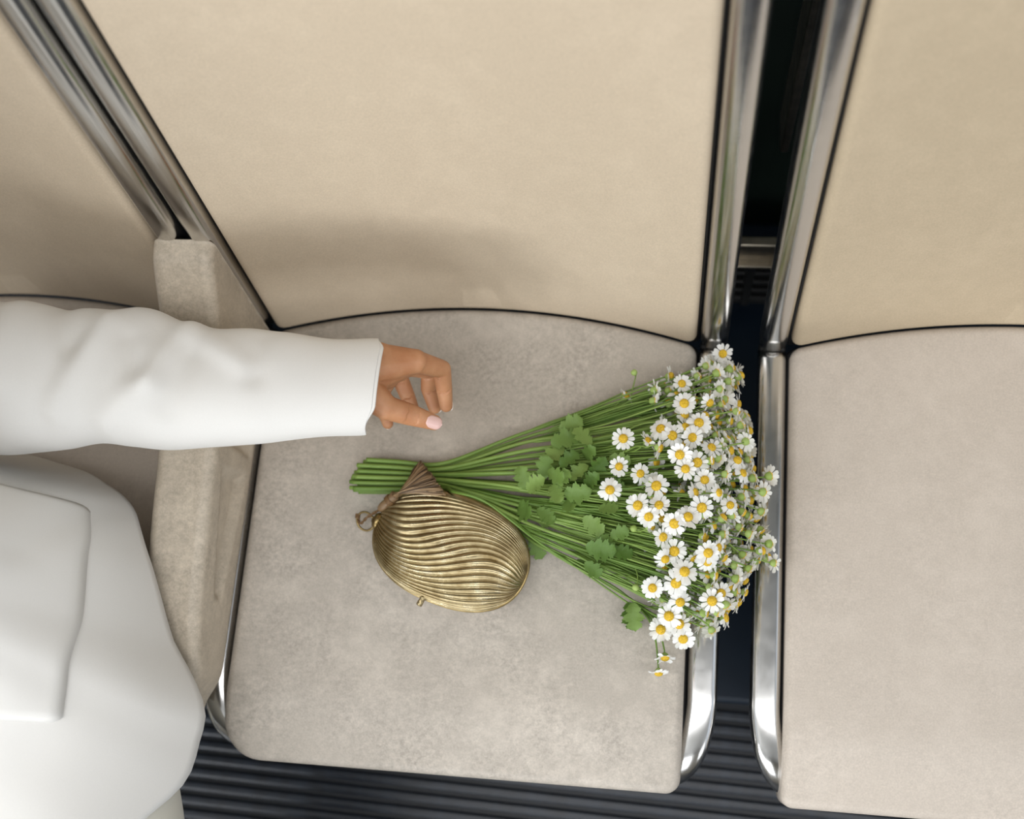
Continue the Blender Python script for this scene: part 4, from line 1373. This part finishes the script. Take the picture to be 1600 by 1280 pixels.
def make_body_mesh():
    """the rest of the body: head, neck, trunk, arms and legs inside the clothes"""
    bm = bmesh.new()
    P = dict(pel=(-0.46, -0.27, 0.10), waist=(-0.49, -0.262, 0.24), chest=(-0.52, -0.25, 0.40), neck=(-0.545, -0.250, 0.545), head=(-0.548, -0.272, 0.66))
    capsule(bm, P['pel'], P['waist'], 0.070, 0.075); capsule(bm, P['waist'], P['chest'], 0.075, 0.085)
    capsule(bm, P['chest'], P['neck'], 0.085, 0.046); capsule(bm, P['neck'], (-0.547, -0.262, 0.62), 0.047, 0.046)
    # head: skull, jaw, chin, nose, ears, brow
    capsule(bm, (-0.548, -0.262, 0.705), (-0.548, -0.290, 0.690), 0.078, 0.068)
    capsule(bm, (-0.548, -0.300, 0.665), (-0.548, -0.330, 0.628), 0.056, 0.022)
    capsule(bm, (-0.548, -0.358, 0.695), (-0.548, -0.374, 0.668), 0.006, 0.0095)
    capsule(bm, (-0.560, -0.366, 0.664), (-0.536, -0.366, 0.664), 0.0065, 0.0065)
    capsule(bm, (-0.578, -0.336, 0.708), (-0.518, -0.336, 0.708), 0.012, 0.012)
    capsule(bm, (-0.575, -0.325, 0.665), (-0.521, -0.325, 0.665), 0.022, 0.022)
    for s in (-1, 1):
        capsule(bm, (-0.548 + s * 0.076, -0.268, 0.695), (-0.548 + s * 0.072, -0.275, 0.660), 0.012, 0.007)
    for s in (1, -1):
        m = lambda x: x if s > 0 else 2 * MIRX - x
        capsule(bm, P['chest'], (m(-0.425), -0.228, 0.470), 0.06, 0.034)
        capsule(bm, (m(-0.425), -0.228, 0.470), (m(-0.440), -0.150, 0.310), 0.034, 0.032)
        capsule(bm, (m(-0.440), -0.150, 0.310), (m(-0.425), -0.122, 0.235), 0.032, 0.032)
        if s > 0: capsule(bm, (m(-0.425), -0.122, 0.235), (m(-0.21), -0.105, 0.167), 0.031, 0.029)
        else:
            capsule(bm, (m(-0.425), -0.122, 0.235), other_arm(Vector((-0.21, -0.105, 0.167))), 0.031, 0.029)
    for s in (1, -1):
        m = lambda x: x if s > 0 else -0.92 - x
        capsule(bm, P['pel'], (m(-0.370), -0.30, 0.068), 0.060, 0.045)
        capsule(bm, (m(-0.370), -0.30, 0.068), (m(-0.288), -0.45, 0.063), 0.045, 0.045)
        capsule(bm, (m(-0.288), -0.45, 0.063), (m(-0.252), -0.60, 0.060), 0.045, 0.042)
        capsule(bm, (m(-0.252), -0.60, 0.060), (m(-0.251), -0.655, -0.02), 0.042, 0.040)
        capsule(bm, (m(-0.251), -0.655, -0.02), (m(-0.258), -0.660, -0.385), 0.040, 0.030)
    return remesh_smooth(bm, 0.006, 4, 0.5)

def merge_meshes(name, parts):
    v = []; f = []
    for me, mirror in parts:
        b = len(v)
        for q in me.vertices:
            c = q.co
            v.append(tuple(other_arm(c)) if mirror else tuple(c))
        for p in me.polygons:
            idx = [b + i for i in p.vertices]
            f.append(idx[::-1] if mirror else idx)
    me = bpy.data.meshes.new(name); me.from_pydata(v, [], f); me.update()
    me.polygons.foreach_set('use_smooth', [True] * len(me.polygons))
    return me

person = empty('person', (-0.46, -0.27, 0.0), 'seated person in a white jacket, one bare hand hanging over the seat', 'person')
hand_me = make_hand_mesh()
body_me = make_body_mesh()
body = link_mesh('body', merge_meshes('body', [(hand_me, False), (hand_me, True), (body_me, False)]), M['skin'], person)

def nail(finger, length, width, over, n_hint=None, mat='nail'):
    pts, rad = FING[finger]
    dip, tip = Vector(pts[2]), Vector(pts[3])
    d = (tip - dip).normalized()
    if n_hint is None:
        pip = Vector(pts[1]); mcp = Vector(pts[0])
        n_hint = pip - (mcp + dip) / 2
    n = (Vector(n_hint) - d * Vector(n_hint).dot(d)).normalized()
    s = d.cross(n)
    r = rad[3]
    seg = (tip - dip).length
    c = tip + d * (r * 0.55 + over - length / 2)
    for mir in (False, True):
        v = []; f = []; nu, nv = 13, 9
        for i in range(nu):
            a = i / (nu - 1)
            x = (a - 0.5) * length
            # rounded outline
            w = width / 2 * (max(0.0, 1 - abs(2 * a - 1) ** 3.2)) ** 0.5
            if a < 0.5: w = max(w, width / 2 * (0.55 + 0.45 * (a / 0.5)) if a > 0.02 else width * 0.22)
            for j in range(nv):
                b = j / (nv - 1) * 2 - 1
                y = b * w
                q = (c + d * x - tip).dot(d); rr = lerp(r, rad[2], min(1, max(0, -q / seg))); z = rr * 0.97 + 0.0002 - (y * y) / (rr * 2.0) * 0.95 - 0.35 * max(0, q) ** 2 / r
                p = c + d * x + s * y + n * z
                if mir: p = other_arm(p)
                v.append(p)
        for i in range(nu - 1):
            for j in range(nv - 1):
                q = i * nv + j
                f.append((q, q + 1, q + nv + 1, q + nv))
        o = mesh_obj('fingernail', v, f, M[mat], person)
        sm = o.modifiers.new('thick', 'SOLIDIFY'); sm.thickness = 0.0006; sm.offset = -1
nail('thumb', 0.0155, 0.0118, 0.0020, (0.12, -0.22, 0.95))
for fn in ('index', 'middle', 'ring', 'pinky'):
    nail(fn, 0.0115, 0.0082 if fn != 'pinky' else 0.0068, 0.0034, None, 'nail_tip')

# ---- jacket sleeve: stations (rear edge, front edge) along the arm
S_TOP = [(-0.0585, -0.0548, 0.145), (-0.0641, -0.0547, 0.1458), (-0.1024, -0.0586, 0.1517), (-0.1415, -0.0555, 0.1575), (-0.1693, -0.055, 0.1617), (-0.1965, -0.0586, 0.1658), (-0.2208, -0.0619, 0.1696), (-0.2528, -0.0523, 0.1742), (-0.2809, -0.05, 0.1783), (-0.3086, -0.05, 0.1825), (-0.3359, -0.0519, 0.1867), (-0.3637, -0.0513, 0.1908), (-0.3914, -0.0514, 0.195)]
S_BOT = [(-0.0601, -0.1389, 0.1467), (-0.0654, -0.1399, 0.1475), (-0.0921, -0.1428, 0.1517), (-0.1291, -0.1488, 0.1575), (-0.1553, -0.1539, 0.1617), (-0.1814, -0.159, 0.1658), (-0.205, -0.1621, 0.1696), (-0.2339, -0.1652, 0.1742), (-0.2607, -0.1653, 0.1783), (-0.2874, -0.1653, 0.1825), (-0.3128, -0.172, 0.1867), (-0.3384, -0.177, 0.1908), (-0.364, -0.1815, 0.195)]
# folds on the upper side of the sleeve: start, end, height, width (m)
FOLDS = [((-0.275, -0.07), (-0.306, -0.15), 0.0053, 0.0115),
         ((-0.217, -0.08), (-0.231, -0.12), 0.0044, 0.0095),
         ((-0.231, -0.12), (-0.266, -0.153), 0.0044, 0.0108),
         ((-0.262, -0.05), (-0.213, -0.068), 0.0048, 0.0108),
         ((-0.213, -0.068), (-0.16, -0.098), 0.004, 0.0101),
         ((-0.322, -0.06), (-0.3, -0.095), -0.0043, 0.0101),
         ((-0.252, -0.085), (-0.243, -0.112), -0.0039, 0.0108),
         ((-0.152, -0.07), (-0.151, -0.105), -0.0036, 0.0108),
         ((-0.357, -0.068), (-0.35, -0.13), 0.0044, 0.0149),
         ((-0.383, -0.07), (-0.373, -0.13), -0.0048, 0.0121),
         ((-0.29, -0.085), (-0.315, -0.155), -0.0033, 0.0115),
         ((-0.205, -0.095), (-0.215, -0.14), -0.0026, 0.0121)]

def seg_dist(p, a, b):
    a = Vector(a); b = Vector(b); e = b - a
    t = max(0, min(1, (p - a).dot(e) / e.dot(e)))
    return (p - a - e * t).length

def make_sleeve():
    cen = []; hw = []; side = []
    for a, b in zip(S_TOP, S_BOT):
        a = Vector(a); b = Vector(b)
        cen.append((a + b) / 2); hw.append((a - b).length / 2); side.append((a - b).normalized())
    # elbow and upper arm
    for c, w, s in (((-0.405, -0.117, 0.212), 0.067, (-0.12, 0.98, -0.05)), ((-0.437, -0.122, 0.245), 0.066, (-0.15, 0.95, 0.2)), ((-0.444, -0.140, 0.295), 0.066, (-0.15, 0.93, 0.32)),
                    ((-0.435, -0.175, 0.370), 0.068, (-0.1, 0.92, 0.38)), ((-0.425, -0.205, 0.440), 0.072, (-0.1, 0.92, 0.38)), ((-0.424, -0.228, 0.498), 0.070, (0, 0.95, 0.3)), ((-0.440, -0.236, 0.528), 0.045, (0, 0.95, 0.3))):
        cen.append(Vector(c)); hw.append(w); side.append(Vector(s).normalized())
    n = len(cen); SUB = 9; SEG = 84
    cs = []; tab_w = [(i, w) for i, w in enumerate(hw)]
    dense = []
    for k in range((n - 1) * SUB + 1):
        q = k / SUB
        i = min(int(q), n - 2); t = q - i
        p0 = cen[i - 1] if i > 0 else cen[0] * 2 - cen[1]; p1 = cen[i]; p2 = cen[i + 1]; p3 = cen[i + 2] if i + 2 < n else cen[-1] * 2 - cen[-2]
        c = 0.5 * ((2 * p1) + (p2 - p0) * t + (2*p0 - 5*p1 + 4*p2 - p3) * t*t + (3*p1 - p0 - 3*p2 + p3) * t**3)
        dense.append((c, interp(tab_w, q), side[i].lerp(side[i + 1], t).normalized(), q))
    rings = []
    for k, (c, w, s, q) in enumerate(dense):
        tg = (dense[min(k + 1, len(dense) - 1)][0] - dense[max(k - 1, 0)][0]).normalized()
        s2 = (s - tg * s.dot(tg)); s2.normalize()
        up = tg.cross(s2)
        if up.z < 0 and q < 12: up = -up
        if q >= 12:
            # keep continuity with the previous ring
            if up.dot(dense_up) < 0: up = -up
        dense_up = up
        vert = w * lerp(0.74, 0.86, sstep(1, 8, q))
        ring = []
        for j in range(SEG):
            a = 2 * math.pi * j / SEG
            ca, sa = math.cos(a), math.sin(a)
            ca2 = math.copysign(abs(ca) ** 0.9, ca); sa2 = math.copysign(abs(sa) ** 0.9, sa)
            p = c + s * (ca2 * w) + up * (sa2 * vert)
            nrm = (s * ca / w + up * sa / vert).normalized()
            if nrm.z > -0.35 and q > 1.2:
                d = 0.0
                pp = Vector((p.x, p.y))
                for fa, fb, amp, wd in FOLDS:
                    dd = seg_dist(pp, fa, fb)
                    if dd < wd * 2.6: d += amp * math.exp(-(dd / wd) ** 2)
                p = p + nrm * d * sstep(-0.35, 0.25, nrm.z)
            # slow undulation of the cloth
            p = p + nrm * (noise.noise(Vector((p.x * 22, p.y * 22, p.z * 22))) * 0.0016 * sstep(0.8, 4, q))
            # the cuff runs back a little on the front side
            ring.append(p)
        rings.append(ring)
    # cuff shape: trim line bends back towards the front corner
    for k in range(0, 14):
        fade = 1 - k / 14
        for j in range(SEG):
            a = 2 * math.pi * j / SEG
            ca = math.cos(a); sa = math.sin(a)
            shift = 0.0085 * sstep(0.55, 1.0, -ca) + 0.008 * sstep(0.6, 1.0, ca) - 0.0035 + 0.026 * sstep(0.0, 0.8, -sa)
            rings[k][j] = rings[k][j] + Vector((-shift * fade, 0, 0))
    mb = MB()
    # turned-in hem of the cuff
    c0 = sum(rings[0], Vector()) / SEG
    inner = []
    for dx, k in ((-0.030, 0.93), (-0.010, 0.94), (-0.001, 0.955), (0.0008, 0.98)):
        inner.append([c0 + (p - c0) * k + Vector((dx, 0, 0)) for p in rings[0]])
    allr = inner + rings
    mb.ring_loft(allr, True, False, True)
    return mb

# ---- jacket body: rings around the trunk, spreading over hip and thigh
JC = Vector((-0.46, -0.27))
HEM = [(-270, 0.120), (-250, 0.125), (-220, 0.155), (-200, 0.175), (-180, 0.195), (-165, 0.22), (-150, 0.255), (-138, 0.275), (-122, 0.325), (-105, 0.345), (-90, 0.345),
       (-72, 0.345), (-55, 0.322), (-41.1, 0.307), (-33.7, 0.303), (-27.9, 0.290), (-22.7, 0.2790), (-12.7, 0.2270), (6, 0.1945), (23.5, 0.1765), (36, 0.155), (60, 0.128), (90, 0.120)]
HEMZ = [(-270, 0.03), (-220, 0.05), (-180, 0.085), (-150, 0.080), (-120, 0.152), (-90, 0.156), (-68, 0.156), (-53, 0.150), (-47, 0.138), (-41, 0.112), (-33, 0.076), (-22.7, 0.070), (-12.7, 0.078), (6, 0.091), (23, 0.085), (45, 0.06), (90, 0.03)]
WAIST_RX, WAIST_RY = 0.130, 0.100

def waist_r(al):
    c, s = math.cos(al), math.sin(al)
    return 1 / math.sqrt((c / WAIST_RX) ** 2 + (s / WAIST_RY) ** 2)

def jacket_sz(al, s):
    """radius and height of the jacket skirt at bearing al (rad), s 0 waist .. 1 hem"""
    d = math.degrees(al)
    while d > 90: d -= 360
    while d < -270: d += 360
    rh = interp(HEM, d); zh = interp(HEMZ, d); r0 = waist_r(al) * 0.92
    r = lerp(r0, rh, s ** 0.92)
    front = sstep(60, 5, d) if False else (1 - sstep(5, 60, d)) if d > -90 else (1 - sstep(-190, -245, d) if False else sstep(-245, -190, d))
    lap = 0.182
    z_front = zh + (lap - zh) * (1 - s ** 3.2) + 0.085 * (1 - s) ** 3.0
    z_back = lerp(0.262, zh, s ** 0.55)
    return r, lerp(z_back, z_front, front)

def jacket_height(x, y):
    al = math.atan2(y - JC.y, x - JC.x)
    rr = math.hypot(x - JC.x, y - JC.y)
    lo, hi = 0.0, 1.15
    for _ in range(30):
        m = (lo + hi) / 2
        if jacket_sz(al, m)[0] < rr: lo = m
        else: hi = m
    return jacket_sz(al, lo)[1] + jacket_fold(x, y)

JFOLDS = [((-0.300, -0.215), (-0.318, -0.262), -0.0070, 0.0120), ((-0.262, -0.290), (-0.300, -0.430), -0.0016, 0.018), ((-0.345, -0.178), (-0.325, -0.205), 0.0035, 0.012), ((-0.225, -0.36), (-0.235, -0.335), -0.003, 0.010)]
def jacket_fold(x, y):
    p = Vector((x, y)); d = 0
    for a, b, amp, wd in JFOLDS:
        dd = seg_dist(p, a, b)
        if dd < wd * 2.6: d += amp * math.exp(-(dd / wd) ** 2)
    return d + noise.noise(Vector((x * 14, y * 14, 3.1))) * 0.0016

def make_jacket():
    SEG = 168
    rings = []
    # trunk, from the collar down to the waist
    trunk = [(0.555, -0.546, -0.250, 0.060, 0.056), (0.535, -0.545, -0.250, 0.085, 0.070), (0.512, -0.540, -0.249, 0.135, 0.088), (0.48, -0.535, -0.249, 0.155, 0.100), (0.44, -0.528, -0.250, 0.155, 0.110),
             (0.38, -0.517, -0.252, 0.150, 0.114), (0.32, -0.500, -0.258, 0.136, 0.104)]
    for z, cx, cy, rx, ry in trunk:
        rings.append([Vector((cx + rx * math.cos(2 * math.pi * j / SEG), cy + ry * math.sin(2 * math.pi * j / SEG), z)) for j in range(SEG)])
    for k in range(41):
        s = k / 40
        ring = []
        for j in range(SEG):
            al = 2 * math.pi * j / SEG
            r, z = jacket_sz(al, s)
            x = JC.x + r * math.cos(al) - 0.015 * (1 - s) ** 2; y = JC.y + r * math.sin(al)
            ring.append(Vector((x, y, z + jacket_fold(x, y) * sstep(0.0, 0.15, s))))
        rings.append(ring)
    mb = MB(); mb.ring_loft(rings, True, False, False)
    mb.f = [f[::-1] for f in mb.f]
    j = mb.build('jacket', M['white_cloth'], person)
    so = j.modifiers.new('thick', 'SOLIDIFY'); so.thickness = 0.0045; so.offset = -1
    # sleeves
    sl = make_sleeve()
    sl.build('sleeve', M['white_cloth'], j, True, False)
    ms = MB(); ms.v = [other_arm(p) for p in sl.v]; ms.f = [f[::-1] for f in sl.f]
    ms.build('sleeve', M['white_cloth'], j, True, False)
    # pocket flap lying over the hip
    L = [(-0.470, -0.200), (-0.470, -0.250), (-0.468, -0.325), (-0.465, -0.398)]
    R = [(-0.3035, -0.2140), (-0.2890, -0.2495), (-0.2780, -0.3280), (-0.2775, -0.3950)]
    lt = [(i / 3, Vector(p)) for i, p in enumerate(L)]; rt = [(i / 3, Vector(p)) for i, p in enumerate(R)]
    NU, NV = 60, 44
    v = []; f = []
    def edge(tab, t):
        xs = interp([(a, p.x) for a, p in tab], t); ys = interp([(a, p.y) for a, p in tab], t)
        return Vector((xs, ys))
    for i in range(NV + 1):
        t = i / NV
        a = edge(lt, t); b = edge(rt, t)
        for k in range(NU + 1):
            u = k / NU
            p = a.lerp(b, u)
            # rounded outer corners
            eu = max(0, (u - 0.93) / 0.07)
            p.y = lerp(p.y, lerp(p.y, (-0.2165 + -0.3925) / 2, 0.055), eu ** 3)
            rim = min(1.0, (1 - u) / 0.025, t / 0.03, (1 - t) / 0.03)
            lift = 0.0072 * math.sin(max(0.0, rim) * math.pi / 2) ** 0.6 + 0.0004
            # twin ridge of the welt seam
            sx = p.x - lerp(-0.372, -0.380, t)
            lift += 0.0016 * math.exp(-((sx - 0.0035) / 0.0022) ** 2) - 0.0012 * math.exp(-(sx / 0.0016) ** 2) - 0.0012 * math.exp(-((sx - 0.0075) / 0.0016) ** 2)
            v.append(Vector((p.x, p.y, jacket_height(p.x, p.y) + lift)))
    for i in range(NV):
        for k in range(NU):
            q = i * (NU + 1) + k
            f.append((q, q + NU + 1, q + NU + 2, q + 1))
    pf = mesh_obj('pocket_flap', v, f, M['white_cloth'], j, True, False)
    so = pf.modifiers.new('thick', 'SOLIDIFY'); so.thickness = 0.002; so.offset = -1
    # lapel collar round the neck
    mb = MB()
    mb.tube([Vector((-0.546 + 0.066 * math.cos(a), -0.252 + 0.060 * math.sin(a), 0.548 - 0.02 * (1 if math.sin(a) < -0.6 else 0))) for a in [2 * math.pi * k / 40 for k in range(41)]], 0.012, 10, cap=False)
    mb.build('collar', M['white_cloth'], j, True, False)
make_jacket()

# ---- trousers and shoes
mb = MB()
for s in (1, -1):
    m = lambda x: x if s > 0 else -0.92 - x
    path = spline([(m(-0.393), -0.25, 0.072), (m(-0.373), -0.31, 0.069), (m(-0.291), -0.45, 0.063), (m(-0.250), -0.60, 0.064), (m(-0.250), -0.665, 0.020), (m(-0.252), -0.670, -0.12), (m(-0.258), -0.660, -0.385)], 60)
    tabr = [(0, 0.070), (0.17, 0.066), (0.36, 0.0640), (0.55, 0.070), (0.66, 0.074), (0.8, 0.078), (1.0, 0.085)]
    mb.tube(path, lambda q: interp(tabr, q), 40)
mb.build('trousers', M['trouser_cloth'], person)
for s in (1, -1):
    m = lambda x: x if s > 0 else -0.92 - x
    rings = []
    for y, w, h in ((-0.60, 0.012, 0.02), (-0.605, 0.030, 0.06), (-0.64, 0.034, 0.075), (-0.70, 0.036, 0.055), (-0.76, 0.042, 0.040), (-0.82, 0.038, 0.030), (-0.845, 0.020, 0.018)):
        rings.append([Vector((m(-0.258) + w * math.cos(a), y, FLOOR_Z + 0.0084 + max(0, math.sin(a)) * h + min(0, math.sin(a)) * 0.004)) for a in [2 * math.pi * k / 20 for k in range(20)]])
    mb = MB(); mb.ring_loft(rings); mb.build('shoe', M['shoe'], person)

# ---- hair, eyes, lips
mb = MB()
rings = []
for i in range(25):
    th = math.pi * i / 24
    rings.append([Vector((-0.548 + 0.092 * math.sin(th) * math.cos(a), -0.262 + 0.100 * math.sin(th) * math.sin(a), 0.712 + 0.092 * math.cos(th)))
                  for a in [2 * math.pi * k / 40 for k in range(40)]])
def hairshape(p):
    # open the face: pull the front lower part back
    if p.y < -0.30 and p.z < 0.745: p.y = -0.300 + (p.y + 0.30) * 0.15
    if p.z < 0.66 and p.y > -0.30: p.z = 0.66 - (0.66 - p.z) * 1.7
    return p
rings = [[hairshape(p) for p in r] for r in rings]
mb.ring_loft(rings)
mb.build('hair', M['hair'], person)
for s in (-1, 1):
    mb = MB()
    c = Vector((-0.548 + s * 0.031, -0.340, 0.694))
    mb.ring_loft([[c + Vector((0.0115 * math.sin(t) * math.cos(a), 0.0115 * -math.cos(t), 0.0075 * math.sin(t) * math.sin(a))) for a in [2 * math.pi * k / 16 for k in range(16)]] for t in [0.05 + (math.pi - 0.1) * i / 10 for i in range(11)]])
    e = mb.build('eye', M['eye_white'], person)
    mb = MB(); mb.tube([c + Vector((0, -0.0095, 0)), c + Vector((0, -0.0120, 0))], 0.0048, 14)
    mb.build('iris', M['iris'], e, True, False)
mb = MB()
mb.tube(spline([(-0.570, -0.345, 0.642), (-0.557, -0.352, 0.645), (-0.548, -0.353, 0.643), (-0.539, -0.352, 0.645), (-0.526, -0.345, 0.642)], 20), lambda q: 0.002 + 0.0045 * math.sin(math.pi * q), 10)
mb.build('lips', M['lip'], person)
